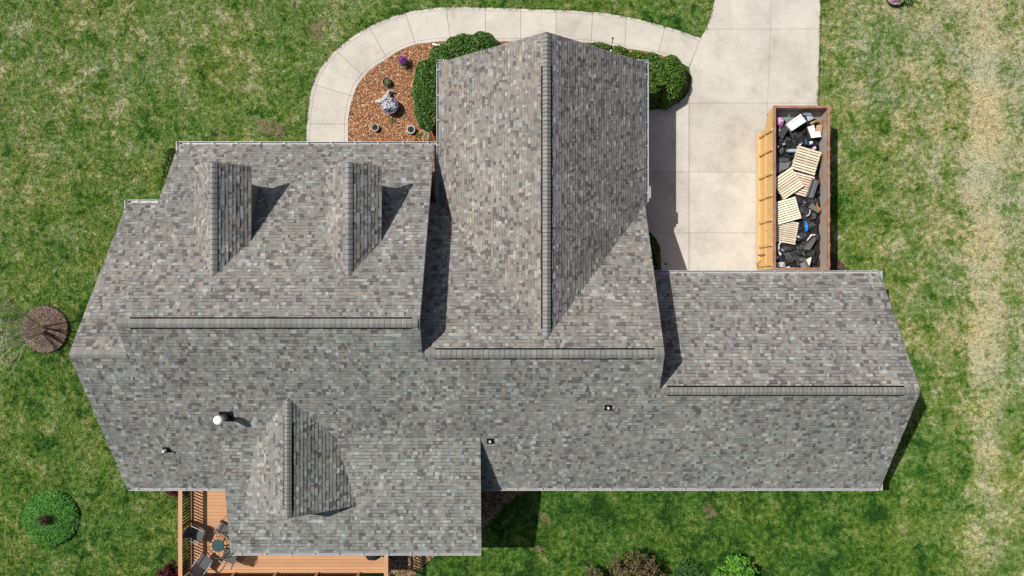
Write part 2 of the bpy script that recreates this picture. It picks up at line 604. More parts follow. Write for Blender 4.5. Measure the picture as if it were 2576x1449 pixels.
def clip_half(poly, a, b, c):
    """keep a*x+b*y<=c"""
    out = []
    for k in range(len(poly)):
        p, q = poly[k], poly[(k + 1) % len(poly)]
        dp, dq = a * p[0] + b * p[1] - c, a * q[0] + b * q[1] - c
        if dp <= 0: out.append(p)
        if dp * dq < 0:
            s = dp / (dp - dq)
            out.append((p[0] + (q[0] - p[0]) * s, p[1] + (q[1] - p[1]) * s))
    return out


def drive_slab(poly):
    pts = [at(x, y, 0) for x, y in poly]
    for p in pts: p.z = 0.046
    # orientation
    A = sum(pts[k].x * pts[(k + 1) % len(pts)].y - pts[(k + 1) % len(pts)].x * pts[k].y for k in range(len(pts)))
    if A < 0: pts.reverse()
    m = MB(); m.prism(pts, 0.05)
    m.build('slab', M['concrete'], driveway)


gx = 0.30    # half a joint in picture units
rows = [(-190, 74), (74, 260), (260, 433), (433, 586), (586, 720)]
xl = lambda y: 1940 - (y / 260.0) * 10 if y < 260 else 1930 - (y - 260) / 460 * 8
xr = lambda y: 2063 - y * 0.026
# left edge pieces given by hand, row by row
left_edge = {0: [(1800, -190), (1798, 0), (1790, 32), (1776, 74)], 1: [(1776, 74), (1762, 97), (1733, 170), (1738, 195), (1736, 222), (1733, 228)]}
for k, (y0, y1) in enumerate(rows):
    a, b = y0 + gx, y1 - gx
    drive_slab([(xl(a) + gx, a), (xr(a), a), (xr(b), b), (xl(b) + gx, b)])
    if k == 0:
        drive_slab([(1800, a), (xl(a) - gx, a), (xl(b) - gx, b), (1776, b), (1790, 32), (1798, 0)])
    elif k == 1:
        drive_slab([(1776, a), (xl(a) - gx, a), (xl(b) - gx, b), (1733.6, b), (1733.6, 229), (1738, 215), (1739, 195), (1733.6, 172), (1762, 97)])
        drive_slab([(1732.4, b), (1732.4, 232), (1722, 245), (1706, b)])
    elif k == 2:
        drive_slab([(1733.6, a), (xl(a) - gx, a), (xl(b) - gx, b), (1733.6, b)])
        drive_slab([(1705, a), (1732.4, a), (1732.4, b), (1600, b), (1600, 278), (1640, 277), (1672, 272)])
    elif k == 3:
        drive_slab([(1733.6, a), (xl(a) - gx, a), (xl(b) - gx, b), (1733.6, b)])
        drive_slab([(1600, a), (1732.4, a), (1732.4, b), (1636, b), (1632, 583), (1600, 575)])
    else:
        drive_slab([(1733.6, a), (xl(a) - gx, a), (xl(b) - gx, b), (1733.6, b)])
        drive_slab([(1637, a), (1732.4, a), (1732.4, b), (1662, b), (1662, 650), (1660, 622), (1650, 600)])


# beds
def bed(name, pts, mat, z, label, t=0.05):
    P = [at(x, y, 0) for x, y in pts]
    A = sum(P[k].x * P[(k + 1) % len(P)].y - P[(k + 1) % len(P)].x * P[k].y for k in range(len(P)))
    if A < 0: P.reverse()
    for p in P: p.z = z
    m = MB(); m.prism(P, t)
    return tag(m.build(name, mat), label, 'flower bed', kind='structure')


BED1 = [(x, y) for x, y in INN[:-1]] + [(1620, 140), (1600, 372)]
FRONTBED = INN[:-1] + [(1725, 172), (1730, 195), (1727, 222), (1715, 243), (1697, 257), (1670, 268), (1600, 273), (1300, 420), (1000, 440), (880, 400)]
bed('mulch_bed', FRONTBED, M['mulch'], 0.022, 'orange-brown bark mulch bed between sidewalk and front wall')
SIDEBED = [(1600, 580), (1630, 587), (1646, 603), (1655, 624), (1656, 720), (1600, 720)]
bed('mulch_bed', SIDEBED, M['darkmulch'], 0.022, 'small dark planting bed notched into the driveway beside the garage')
BACKBED = [(960, 1215), (960, 1560), (1040, 1449), (1062, 1425), (1085, 1405), (1110, 1388), (1165, 1362), (1213, 1330), (1255, 1290), (1285, 1258), (1330, 1228), (1380, 1200)]
bed('mulch_bed', BACKBED, M['darkmulch'], 0.022, 'dark mulch bed along the back wall beside the deck')
LEFTBED = [(380, 340), (452, 340), (560, 352), (640, 350), (760, 356), (760, 400), (452, 400), (452, 520), (300, 530), (330, 500), (395, 480)]
DUMPBED = [(2040, 640), (2085, 640), (2112, 654), (2126, 672), (2130, 720), (2040, 720)]
bed('mulch_bed', DUMPBED, M['darkmulch'], 0.022, 'rounded dark mulch corner beside the dumpster')


def circle_pts(cx, cy, r, n=40):
    return [(cx + r * math.cos(2 * math.pi * k / n), cy + r * math.sin(2 * math.pi * k / n)) for k in range(n)]


def inpoly(X, Y, poly):
    ins = np.zeros(X.shape, bool)
    n = len(poly)
    for k in range(n):
        x1, y1 = poly[k]; x2, y2 = poly[(k + 1) % n]
        if y1 == y2: continue
        c = ((y1 > Y) != (y2 > Y)) & (X < (x2 - x1) * (Y - y1) / (y2 - y1) + x1)
        ins ^= c
    return ins


HOUSE_FOOT = [[(-15.4, -7.8), (15.0, -7.8), (15.0, -0.2), (5.4, -0.2), (5.4, 9.0), (-2.7, 9.0), (-2.7, 4.6), (-13.5, 4.6), (-13.5, 3.0), (-15.4, 3.0)]]
FOOT = HOUSE_FOOT + [poly2(OUT + INN[::-1]), poly2(DRV), poly2(FRONTBED), poly2(BACKBED), poly2(SIDEBED), poly2(DUMPBED),
                     poly2(circle_pts(115, 828, 59)), poly2(circle_pts(131, 1302, 66)), [(-14.0, -7.8), (-14.0, -12.4), (-5.3, -12.4), (-5.3, -7.8)]]

# grass blades over the lawn (stuff)
NB = 520000
X = rng.uniform(-25.2, 25.2, NB); Y = rng.uniform(-14.6, 14.6, NB)
keep = np.ones(NB, bool)
for p in FOOT:
    keep &= ~inpoly(X, Y, p)
X, Y = X[keep], Y[keep]
n = len(X)
th = rng.uniform(0, 2 * np.pi, n)
L = rng.uniform(0.05, 0.13, n); wd = rng.uniform(0.014, 0.030, n)
hz = rng.uniform(0.015, 0.07, n)
V = np.zeros((n, 3, 3))
cx, sx_ = np.cos(th), np.sin(th)
V[:, 0] = np.stack([X - sx_ * wd, Y + cx * wd, np.full(n, 0.004)], 1)
V[:, 1] = np.stack([X + sx_ * wd, Y - cx * wd, np.full(n, 0.004)], 1)
V[:, 2] = np.stack([X + cx * L, Y + sx_ * L, hz], 1)
br = rng.uniform(0.5, 1.65, n)
# longer tufts leaning over the concrete edges
EV = []
for line, side in ((OUT, 1), ([(1798, -20), (1790, 32), (1775, 76), (1762, 97)], -1), ([(2056, 262), (2060, 130), (2063, 0), (2064, -30)], -1)):
    W_ = [at(x, y, 0) for x, y in line]
    for a_, b_ in zip(W_[:-1], W_[1:]):
        dv_ = b_ - a_; nn_ = Vector((-dv_.y, dv_.x, 0)).normalized()
        for _ in range(int(dv_.length * 190)):
            q_ = a_ + dv_ * random.random() + nn_ * random.uniform(-0.05, 0.05)
            if math.sin(q_.x * 5.1 + q_.y * 3.7) + math.sin(q_.x * 11.3 - q_.y * 9.1) + random.gauss(0, 0.9) < 0.1: continue
            t_ = random.uniform(0, 6.28); l_ = random.uniform(0.03, 0.085); w_ = random.uniform(0.012, 0.024)
            EV.append([(q_.x - math.sin(t_) * w_, q_.y + math.cos(t_) * w_, 0.035), (q_.x + math.sin(t_) * w_, q_.y - math.cos(t_) * w_, 0.035), (q_.x + math.cos(t_) * l_, q_.y + math.sin(t_) * l_, random.uniform(0.065, 0.10))])
EV = np.array(EV); V = np.concatenate([V, EV]); n = len(V)
br = np.concatenate([br, rng.uniform(0.45, 1.3, len(EV))])
C = np.stack([br * rng.uniform(0.9, 1.12, n), br, br * rng.uniform(0.85, 1.15, n)], 1)
tag(soup('grass', V, 3, C, M['grass']), 'short grass blades covering the lawn', 'grass', kind='stuff')


def chips(name, poly, dens, pal, label, z=0.025, size=(0.03, 0.075), bumpf=None):
    P = np.array(poly2(poly))
    a, b = P.min(0), P.max(0)
    N_ = int((b[0] - a[0]) * (b[1] - a[1]) * dens)
    X = rng.uniform(a[0], b[0], N_); Y = rng.uniform(a[1], b[1], N_)
    k = inpoly(X, Y, [tuple(p) for p in P])
    X, Y = X[k], Y[k]; n = len(X)
    th = rng.uniform(0, np.pi, n); L = rng.uniform(*size, n) / 2; w = L * rng.uniform(0.35, 0.7, n)
    t1 = rng.normal(0, 0.35, n); t2 = rng.normal(0, 0.35, n)
    V = np.zeros((n, 4, 3)); c, s = np.cos(th), np.sin(th)
    zz = z + rng.uniform(0.005, 0.03, n)
    if bumpf is not None: zz = zz + bumpf(X, Y)
    for q, (i, j) in enumerate(((-1, -1), (1, -1), (1, 1), (-1, 1))):
        V[:, q] = np.stack([X + c * L * i - s * w * j, Y + s * L * i + c * w * j, zz + i * L * t1 + j * w * t2], 1)
    pal = np.array(pal)
    C = pal[rng.integers(0, len(pal), n)] * rng.uniform(0.7, 1.3, (n, 1))
    return tag(soup(name, V, 4, C, M['chips']), label, 'mulch', kind='stuff')


BARK = [tuple(v * 1.15 for v in q) for q in ((0.36, 0.15, 0.055), (0.27, 0.11, 0.045), (0.42, 0.20, 0.085), (0.18, 0.075, 0.04), (0.50, 0.30, 0.15), (0.30, 0.10, 0.05), (0.60, 0.44, 0.27), (0.2, 0.11, 0.08))]
DARKB = [(0.07, 0.045, 0.032), (0.10, 0.06, 0.04), (0.05, 0.035, 0.028), (0.14, 0.09, 0.06), (0.11, 0.075, 0.055)]
TANB = [(0.26, 0.15, 0.08), (0.42, 0.30, 0.16), (0.16, 0.09, 0.05), (0.55, 0.42, 0.24), (0.3, 0.17, 0.09), (0.12, 0.07, 0.045)]
chips('mulch_chips', FRONTBED, 1100, BARK, 'orange-brown bark chips filling the front bed')
chips('mulch_chips', BACKBED, 800, TANB, 'tan and brown wood chips beside the deck')
chips('mulch_chips', SIDEBED, 600, DARKB, 'dark wood chips in the notched driveway bed')
chips('mulch_chips', DUMPBED, 800, DARKB, 'dark wood chips in the corner beside the dumpster')

# ------------------------------------------------------------------ house
ZE = 3.0
m_ = 0.662
house = empty('house', (0, -1.0, 0), 'large house with a grey mottled shingle roof, dormers and white gutters', 'house')
HI = Vector((0, 1.0, 0))      # children carry world coordinates minus the house origin


def hbuild(mb, name, mat, parent=None, smooth=False):
    o = mb.build(name, mat, None, smooth=smooth)
    p = parent or house
    o.parent = p
    if p is house:
        o.location = HI
    return o


YB, ZB = -8.23, 3.0                       # back eave
zback = lambda y: ZB + (y - YB) * m_
RA, RB, RG = -1.22, -2.36, -3.83          # ridge lines (y) of the left, middle and garage roofs
ZA, ZBr, ZG = zback(RA), zback(RB), zback(RG)
XL, XA0, XA1, XB1, XG1 = -15.84, -13.76, -3.21, 5.46, 15.15
EA, EB, EG = 5.93, 3.51, 0.60             # front eaves (y)
zA = lambda y: ZA - (y - RA) * m_
zB = lambda y: ZBr - (y - RB) * m_
zG = lambda y: ZG - (y - RG) * m_
# front gable
CX, CH, CS = 1.26, 4.25, 0.833
CY0 = 9.28
ZC = 3.0 + CS * CH
zC = lambda x: ZC - abs(x - CX) * CS
# low-pitched porch roof at the back
FX0, FX1 = -11.32, -1.23
FY0, FY1 = -10.64, -5.81
FZ0, FZ1 = 3.70, zback(-5.81)
fs = (FZ1 - FZ0) / (FY1 - FY0)
zF = lambda y: FZ0 + (y - FY0) * fs
# rear gable on the porch
EX, EHW, EZ, EY0 = -8.38, 2.23, 5.73, -8.62
ES = (EZ - zF(EY0)) / EHW
zE = lambda x: EZ - abs(x - EX) * ES
# dormers
DORM = [(-10.83, 1.05), (-5.92, 1.03)]
DZ, DY = 6.56, 4.56
DS = 0.84

T = 0.14
deckm = MB()
# back slope (one sheet behind all three ridges)
bp = [(XL, YB), (XG1, YB), (XG1, RG), (XB1, RG), (XB1, RB), (XA1, RB), (XA1, RA), (XA0, RA), (XA0, RB), (XL, RB)]
deckm.prism([(x, y, zback(y)) for x, y in bp], T)
for x0, x1, r, e, zf in ((XL, XA0 + 0.12, RB, EB, zB), (XA0, XA1, RA, EA, zA), (XA1 - 0.2, XB1, RB, EB, zB), (XB1 - 0.25, XG1, RG, EG, zG)):
    deckm.prism([(x0, r, zf(r)), (x1, r, zf(r)), (x1, e, zf(e)), (x0, e, zf(e))], T)
# front gable: two slopes running back into the middle roof
yv = lambda z: EB - (z - 3.0) / m_
deckm.prism([(CX - CH, yv(3.0), 3.0), (CX, yv(ZC) - 0.05, ZC), (CX, CY0, ZC), (CX - CH, CY0, 3.0)], T)
deckm.prism([(CX, yv(ZC) - 0.05, ZC), (CX + CH, yv(3.0), 3.0), (CX + CH, CY0, 3.0), (CX, CY0, ZC)], T)
# porch
deckm.prism([(FX0, FY0, zF(FY0)), (FX1, FY0, zF(FY0)), (FX1, FY1, zF(FY1)), (FX0, FY1, zF(FY1))], T)
# rear gable (each slope: ridge end, bend and corner)
yk = YB + (EZ - ZB) / m_
xk = (EZ - FZ1) / ES
for sgn in (-1, 1):
    q = [(EX, EY0, EZ), (EX + sgn * EHW, EY0, zF(EY0)), (EX + sgn * xk, FY1, FZ1), (EX, yk, EZ)]
    if sgn < 0: q = q[::-1]
    deckm.prism(q, 0.10)
roof = hbuild(deckm, 'roof', M['trim'])


# shingles ----------------------------------------------------------
PAL = [((168, 172, 168), 15), ((151, 149, 146), 30), ((156, 151, 147), 22), ((131, 126, 124), 15), ((103, 97, 97), 13), ((163, 153, 141), 10), ((190, 192, 188), 8), ((143, 145, 142), 14)]
PC = [lin(*[146 + (v - 146) * 0.72 for v in c]) for c, w in PAL]; PW = [w for c, w in PAL]
ALB = 0.72
TABS = []    # (score, 8 corner vertices, colour, low tab?)
EXPO = 0.143


def shingle_plane(O, U, Vv, Nn, Lv, rangef, expo=EXPO, warm=(1, 1, 1)):  # per-slope tint puts the light's colour cast into the shingle colour
    nc = max(1, int(round(Lv / expo)))
    ex = Lv / nc
    sc = math.sqrt(max(0.05, Nn.z))
    for k in range(nc):
        v0, v1 = k * ex, (k + 1) * ex
        l0, l1 = rangef(v0); h0, h1 = rangef(v1)
        u = min(l0, h0) - random.random() * 0.3
        end = max(l1, h1)
        long_run = random.random() < 0.3
        while u < end:
            w = random.choice((0.075, 0.09, 0.11, 0.13, 0.15, 0.17, 0.20)) * random.uniform(0.85, 1.15)
            if long_run and random.random() < 0.4: w *= 1.6
            a0, b0 = max(u, l0), min(u + w, l1)
            a1, b1 = max(u, h0), min(u + w, h1)
            u += w
            b0 = max(a0, b0) if b0 > a0 - 0.5 else a0
            b1 = max(a1, b1) if b1 > a1 - 0.5 else a1
            if (b0 - a0) + (b1 - a1) < 0.02: continue
            low = random.random() < 0.60
            t = random.uniform(0.012, 0.016) if low else random.uniform(0.024, 0.032)
            j = random.uniform(-0.004, 0.004)
            c = random.choices(PC, PW)[0]
            f = ALB * random.uniform(0.88, 1.12)
            c = (c[0] * f * warm[0] * 1.005, c[1] * f * warm[1] * 0.995, c[2] * f * warm[2] * 0.98)
            P = lambda uu, vv, h: O + U * uu + Vv * vv + Nn * h
            vt = v1 + 0.006
            vs = [P(a0, v0 + j, t), P(b0, v0 + j, t), P(b1, vt, 0.005), P(a1, vt, 0.005), P(a0, v0 + j, -0.004), P(b0, v0 + j, -0.004), P(b1, vt, -0.004), P(a1, vt, -0.004)]
            ctr = (vs[0] + vs[2]) * 0.5
            d = camo.location - ctr
            score = ((b0 - a0) + (b1 - a1)) / 2 * ex * max(0.0, Nn.dot(d.normalized())) / d.length_squared
            band = None
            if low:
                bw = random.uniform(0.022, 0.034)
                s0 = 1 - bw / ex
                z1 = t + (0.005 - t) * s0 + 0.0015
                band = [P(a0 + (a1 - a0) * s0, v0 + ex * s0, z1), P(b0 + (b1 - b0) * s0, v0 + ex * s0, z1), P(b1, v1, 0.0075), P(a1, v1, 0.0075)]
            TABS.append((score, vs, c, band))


def slope_y(x0, x1, ye, yr, zf, up, rangef=None, **kw):
    """slope rising along y from the eave ye to the ridge yr"""
    run = abs(yr - ye); sl_ = math.sqrt(1 + ((zf(yr) - zf(ye)) / run) ** 2)
    d = 1 if yr > ye else -1
    Vv = Vector((0, d * run, zf(yr) - zf(ye))).normalized()
    U = Vector((1, 0, 0))
    Nn = U.cross(Vv)
    if Nn.z < 0: Nn = -Nn
    O = Vector((0, ye, zf(ye)))
    rf = rangef or (lambda v: (x0, x1))
    shingle_plane(O, U, Vv, Nn, run * sl_, rf, **kw)


slc = math.sqrt(1 + m_ * m_)


def back_rng(v):
    y = YB + v / slc
    if y > RB + 0.02: return (XA0, XA1)
    if y > RG + 0.02: return (XL, XB1)
    return (XL, XG1)


random.seed(21)
slope_y(0, 0, YB, RA, zback, 1, back_rng, warm=(0.96, 1.0, 0.985))
slope_y(XL, XA0, EB, RB, zB, 1)
slope_y(XA0, XA1, EA, RA, zA, 1)
slope_y(XA1 - 0.15, XB1, EB, RB, zB, 1, warm=(1.03, 1.0, 0.98))
slope_y(XB1 - 0.22, XG1, EG, RG, zG, 1)
slope_y(FX0, FX1, FY0, FY1, zF, 1, warm=(0.95, 1.0, 0.985))


def slope_x(xe, xr, y0f, y1f, zf, **kw):
    run = abs(xr - xe); rise = zf(xr) - zf(xe)
    sl_ = math.sqrt(1 + (rise / run) ** 2)
    d = 1 if xr > xe else -1
    Vv = Vector((d * run, 0, rise)).normalized()
    U = Vector((0, 1, 0))
    Nn = U.cross(Vv)
    if Nn.z < 0: Nn = -Nn
    O = Vector((xe, 0, zf(xe)))

    def rf(v):
        x = xe + d * v / sl_
        z = zf(x)
        return (y0f(z), y1f(z))
    shingle_plane(O, U, Vv, Nn, run * sl_, rf, **kw)


slope_x(CX - CH, CX, lambda z: yv(z) - 0.04, lambda z: CY0, zC, warm=(1.04, 1.0, 0.97))
slope_x(CX + CH, CX, lambda z: yv(z) - 0.04, lambda z: CY0, zC)
for dx, hw in DORM:
    zD = lambda x, dx=dx: DZ - abs(x - dx) * DS
    yd = lambda z: RA + (ZA - z) / m_ - 0.04
    slope_x(dx - hw, dx, yd, lambda z: DY, zD, warm=(1.05, 1.01, 0.99))
    slope_x(dx + hw, dx, yd, lambda z: DY, zD)


def yE1(z):
    if z > FZ1: return YB + (z - ZB) / m_ + 0.03
    return FY0 + (z - FZ0) / fs + 0.03


zEl = lambda x: zE(x)
slope_x(EX - EHW, EX, lambda z: EY0, yE1, zEl, warm=(0.98, 1.0, 0.98))
slope_x(EX + EHW, EX, lambda z: EY0, yE1, zEl, warm=(0.96, 1.0, 0.985))

TABS.sort(key=lambda q: -q[0])
FS = [(0, 1, 2, 3), (4, 5, 1, 0), (5, 6, 2, 1), (7, 4, 0, 3)]


def tab_geo(mb, vs, c, band):
    mb.add(vs, FS, c)
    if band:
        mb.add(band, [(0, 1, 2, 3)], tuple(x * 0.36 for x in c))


def fixn(vs):
    n_ = (vs[1] - vs[0]).cross(vs[3] - vs[0])
    return n_.z > 0


rest = MB()
cnt = 0
for sc, vs, c, band in TABS:
    if not fixn(vs):
        vs = [vs[1], vs[0], vs[3], vs[2], vs[5], vs[4], vs[7], vs[6]]
        if band: band = [band[1], band[0], band[3], band[2]]
    if cnt < 300:
        o_ = vs[0].copy()
        mb = MB(); tab_geo(mb, [p - o_ for p in vs], c, [p - o_ for p in band] if band else None)
        o = mb.build('shingle', M['shingle'], roof)
        o.location = o_
        cnt += 1
    else:
        tab_geo(rest, vs, c, band)
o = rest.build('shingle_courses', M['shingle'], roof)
o['kind'] = 'stuff'


# ridge vents and caps ----------------------------------------------
def cap_mesh(half, slope, ln, seed):
    """one bent cap shingle, lying along +x, overlapping the next"""
    random.seed(seed)
    mb = MB()
    d = half * slope
    g_ = lin(150, 149, 145, 0.80 * random.uniform(0.9, 1.1))
    pts = [(-half, -d), (-half * 0.45, -d * 0.36), (0, 0), (half * 0.45, -d * 0.36), (half, -d)]
    A = [(0, y, z + 0.030) for y, z in pts] + [(ln * 1.05, y, z + 0.006) for y, z in pts]
    A += [(0, y, z - 0.005) for y, z in pts]
    fs_ = [(i + 5, i, i + 1, i + 6) for i in range(4)][::1]
    fs_ = [(i, i + 1, i + 6, i + 5)[::-1] for i in range(4)]
    fs_ += [(i, i + 10, i + 11, i + 1)[::-1] for i in range(4)]
    mb.add(A, fs_, g_)
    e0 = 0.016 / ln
    mb.add([(ln * (1 - e0) - 0.004, y, z + 0.030 - 0.024 * (1 - e0) + 0.003) for y, z in pts] + [(ln + 0.002, y, z + 0.0095) for y, z in pts], [(i, i + 1, i + 6, i + 5)[::-1] for i in range(4)], tuple(x * 0.32 for x in g_))  # dark strip paints the shadow under the next cap's edge
    me_o = mb.build('ridge_cap', M['shingle'])
    me = me_o.data
    bpy.data.objects.remove(me_o)
    return me


CAPC = {}


def ridge(p0, p1, slope, half, sp, vent=None, lift=0.03):
    p0 = Vector(p0); p1 = Vector(p1)
    d = p1 - p0; Ln = d.length; d.normalize()
    key = (round(slope, 2), half, sp)
    if key not in CAPC:
        CAPC[key] = [cap_mesh(half, slope, sp, i) for i in range(5)]
    n_ = int(Ln / sp)
    rz = math.atan2(d.y, d.x)
    for k in range(n_):
        q = p0 + d * (k * sp + (Ln - n_ * sp) * 0.5)
        ins = vent and vent[0] <= k * sp <= Ln - vent[1]
        o = link('ridge_cap', random.choice(CAPC[key]), roof, q + Vector((0, 0, lift + (0.022 if ins else 0))), (0, 0, rz + random.uniform(-0.01, 0.01)))
    if vent:
        a, b = p0 + d * vent[0], p1 - d * vent[1]
        side = Vector((-d.y, d.x, 0))
        w = half + 0.05
        mb = MB()
        q = [side * -w + Vector((0, 0, -w * slope)), Vector((0, 0, 0.0)), side * w + Vector((0, 0, -w * slope))]
        up = Vector((0, 0, 0.032))
        vs = [a + x for x in q] + [b + x for x in q]
        vs = [p + up for p in vs] + [p - Vector((0, 0, 0.03)) for p in vs]
        mb.add(vs, [(0, 1, 4, 3), (1, 2, 5, 4), (6, 0, 3, 9), (2, 8, 11, 5), (0, 6, 7, 1), (1, 7, 8, 2), (3, 4, 10, 9), (4, 5, 11, 10)])
        mb.build('ridge_vent', M['vent'], roof)


random.seed(5)
ridge((XA0 + 0.02, RA, ZA), (XA1 - 0.02, RA, ZA), m_, 0.155, 0.19, (0.45, 0.25))
ridge((XA1 + 0.1, RB, ZBr), (XB1 - 0.0, RB, ZBr), m_, 0.155, 0.19, (0.35, 0.35))
ridge((XB1 + 0.0, RG, ZG), (XG1, RG, ZG), m_, 0.145, 0.165, (0.3, 0.55))
ridge((XL, RB, ZBr), (XA0 + 0.1, RB, ZBr), m_, 0.155, 0.2)
ridge((CX, yv(ZC) + 0.05, ZC), (CX, CY0, ZC), CS, 0.15, 0.15, (0.3, 1.2))
for dx, hw in DORM:
    ridge((dx, RA + (ZA - DZ) / m_ + 0.05, DZ), (dx, DY, DZ), DS, 0.14, 0.185)
ridge((EX, yk - 0.03, EZ), (EX, EY0, EZ), ES, 0.14, 0.15, (0.9, 0.3))

# walls -------------------------------------------------------------
wm = MB()


def wallbox(x0, x1, y0, y1, z0, z1):
    wm.box(((x0 + x1) / 2, (y0 + y1) / 2, (z0 + z1) / 2), (x1 - x0, y1 - y0, z1 - z0))


# profiles extruded under each gable (outline in y,z)
def gable_x(x0, x1, prof):
    wm.extr([(x0, y, z) for y, z in prof], (x1 - x0, 0, 0))


e_ = 0.17
gable_x(XL + 0.35, XB1 - 0.26, [(-7.85, 0), (3.13, 0), (3.13, zB(3.13) - e_), (RB, ZBr - e_), (-7.85, zback(-7.85) - e_)])
gable_x(XB1 - 0.24, XG1 - 0.3, [(-7.84, 0), (0.22, 0), (0.22, zG(0.22) - e_), (RG, ZG - e_), (-7.84, zback(-7.84) - e_)])
house_wall = hbuild(wm, 'wall', M['brick'])
wm = MB()
gable_x(XA0 + 0.2, XA1 - 0.2, [(-1.5, 0), (4.75, 0), (4.75, zA(4.75) - e_), (RA, ZA - e_), (-1.5, zback(-1.5) - e_)])
hbuild(wm, 'wall', M['siding'])
wm = MB()
pr = [(CX - CH + 0.4, 0), (CX + CH - 0.33, 0), (CX + CH - 0.33, zC(CX + CH - 0.33) - e_), (CX, ZC - e_), (CX - CH + 0.4, zC(CX - CH + 0.4) - e_)]
wm.extr([(x, 8.98, z) for x, z in pr], (0, -9.2, 0))
hbuild(wm, 'wall', M['brick'])
# porch room under the low roof, and the rear gable wall
wm = MB()
wallbox(-9.0, -1.55, -10.25, -7.8, 0.0, zF(-10.25) - e_)
wm.extr([(EX - EHW + 0.45, EY0 + 0.32, zF(EY0) - 0.1), (EX + EHW - 0.45, EY0 + 0.32, zF(EY0) - 0.1), (EX + EHW - 0.45, EY0 + 0.32, zE(EX + EHW - 0.45) - 0.12), (EX, EY0 + 0.32, EZ - 0.12), (EX - EHW + 0.45, EY0 + 0.32, zE(EX - EHW + 0.45) - 0.12)], (0, 1.2, 0))
hbuild(wm, 'wall', M['siding'])

# porch posts
pm = MB()
for px_ in (-11.1,):
    pm.box((px_, -10.4, 2.45), (0.14, 0.14, 2.35))
hbuild(pm, 'porch_post', M['white'])

# dormers
for dx, hw in DORM:
    d = empty('dormer', (dx, DY, 3.6)); d.parent = house; d.location = Vector((dx, DY, 3.6)) - Vector((0, -1.0, 0))
    iv = -Vector((dx, DY, 3.6))
    zD = lambda x: DZ - abs(x - dx) * DS
    ya = lambda z: RA + (ZA - z) / m_
    b = MB(); w = hw - 0.13; yf = DY - 0.28 - 0.35
    b.extr([(dx - w, yf, 3.6), (dx + w, yf, 3.6), (dx + w, yf, zD(dx + w) - 0.1), (dx, yf, DZ - 0.1), (dx - w, yf, zD(dx - w) - 0.1)], (0, -4.0, 0))
    b.build('dormer_wall', M['siding'], d, iv)
    b = MB()
    for sg in (-1, 1):
        q = [(dx, DY, DZ), (dx, ya(DZ), DZ), (dx + sg * hw, ya(zD(dx + hw)), zD(dx + hw)), (dx + sg * hw, DY, zD(dx + hw))]
        if sg > 0: q = q[::-1]
        b.prism(q[::-1] if sg > 0 else q[::-1], 0.10)
    b.build('dormer_roof', M['trim'], d, iv)
    b = MB()
    for sg in (-1, 1):
        b.box((dx + sg * (w + 0.012), yf - 1.2, zD(dx + w) - 0.2), (0.02, 2.4, 0.10))
        b.box((dx + sg * (w - 0.03), yf + 0.008, 4.75), (0.10, 0.02, 2.0))
    b.build('dormer_trim', M['trim'], d, iv)
    b = MB(); b.box((dx, yf + 0.02, 5.15), (0.9, 0.05, 1.0)); b.build('dormer_window', M['glass'], d, iv)


# gutters -----------------------------------------------------------
def gutter(p0, p1, out, brackets, name='gutter', ends=True, width=0.125):
    """open trough from p0 to p1 (top back edge), 'out' points away from the roof"""
    p0, p1, out = Vector(p0), Vector(p1), Vector(out).normalized()
    up = Vector((0, 0, 1))
    t_ = 0.006
    pr = [(0, 0.0), (0, -0.11), (0.075, -0.11), (0.105, -0.055), (width, -0.02), (width, 0.0), (width - 0.022, 0.0), (width - 0.022, -t_),
          (width - t_, -t_), (width - t_, -0.02), (0.100, -0.05), (0.072, -0.104), (t_, -0.104), (t_, 0.0)]
    mb = MB()
    A = [p0 + out * x + up * z for x, z in pr]
    n = len(A)
    D = p1 - p0
    mb.add(A + [p + D for p in A], [(i, (i + 1) % n, (i + 1) % n + n, i + n) for i in range(n)])
    if ends:
        for q in (p0, p1):
            ds = D.normalized() * (0.004 if q is p0 else -0.004)
            e4 = [(0, 0), (0, -0.11), (0.075, -0.11), (0.105, -0.055), (width, 0.0)]
            mb.extr([q + out * x + up * (z + 0.001) for x, z in e4], ds)
    go = hbuild(mb, name, M['gutter'])
    return go, p0, D, out, width


def bracket_mesh():
    mb = MB()
    mb.box((0.062, 0, 0.006), (0.14, 0.034, 0.014))
    mb.box((0.004, 0, -0.02), (0.012, 0.04, 0.05))
    o = mb.build('gutter_bracket', M['trim'])
    me = o.data; bpy.data.objects.remove(o)
    return me


BR = bracket_mesh()


def gutter_run(p0, p1, out, sp=0.99, start=0.35):
    go, p0, D, out, w = gutter(p0, p1, out, None)
    L_ = D.length; d = D.normalized()
    x = start
    while x < L_ - 0.05:
        q = p0 + d * x
        link('gutter_bracket', BR, go, q, (0, 0, math.atan2(out.y, out.x) + random.uniform(-0.04, 0.04)))
        x += sp * random.uniform(0.94, 1.06)
    return go


gz = -0.035
random.seed(3)
gutter_run((XA0 + 0.02, EA - 0.0, zA(EA) + gz), (XA1 + 0.13, EA - 0.0, zA(EA) + gz), (0, 1, 0))
gutter_run((XL + 0.02, EB, zB(EB) + gz), (XA0 - 0.55, EB, zB(EB) + gz), (0, 1, 0), 0.8)
gutter_run((CX - CH, yv(3.0) - 0.0, 3.0 + gz), (CX - CH, CY0, 3.0 + gz), (-1, 0, 0))
gutter_run((CX + CH, yv(3.0) + 0.05, 3.0 + gz), (CX + CH, CY0, 3.0 + gz), (1, 0, 0))
gutter_run((XB1 - 0.05, EG, zG(EG) + gz), (XG1 - 0.02, EG, zG(EG) + gz), (0, 1, 0))
gutter_run((XL + 0.02, YB, 3.0 + gz), (FX0 - 0.02, YB, 3.0 + gz), (0, -1, 0))
gutter_run((FX1 + 0.01, YB, 3.0 + gz), (XG1 - 0.02, YB, 3.0 + gz), (0, -1, 0))
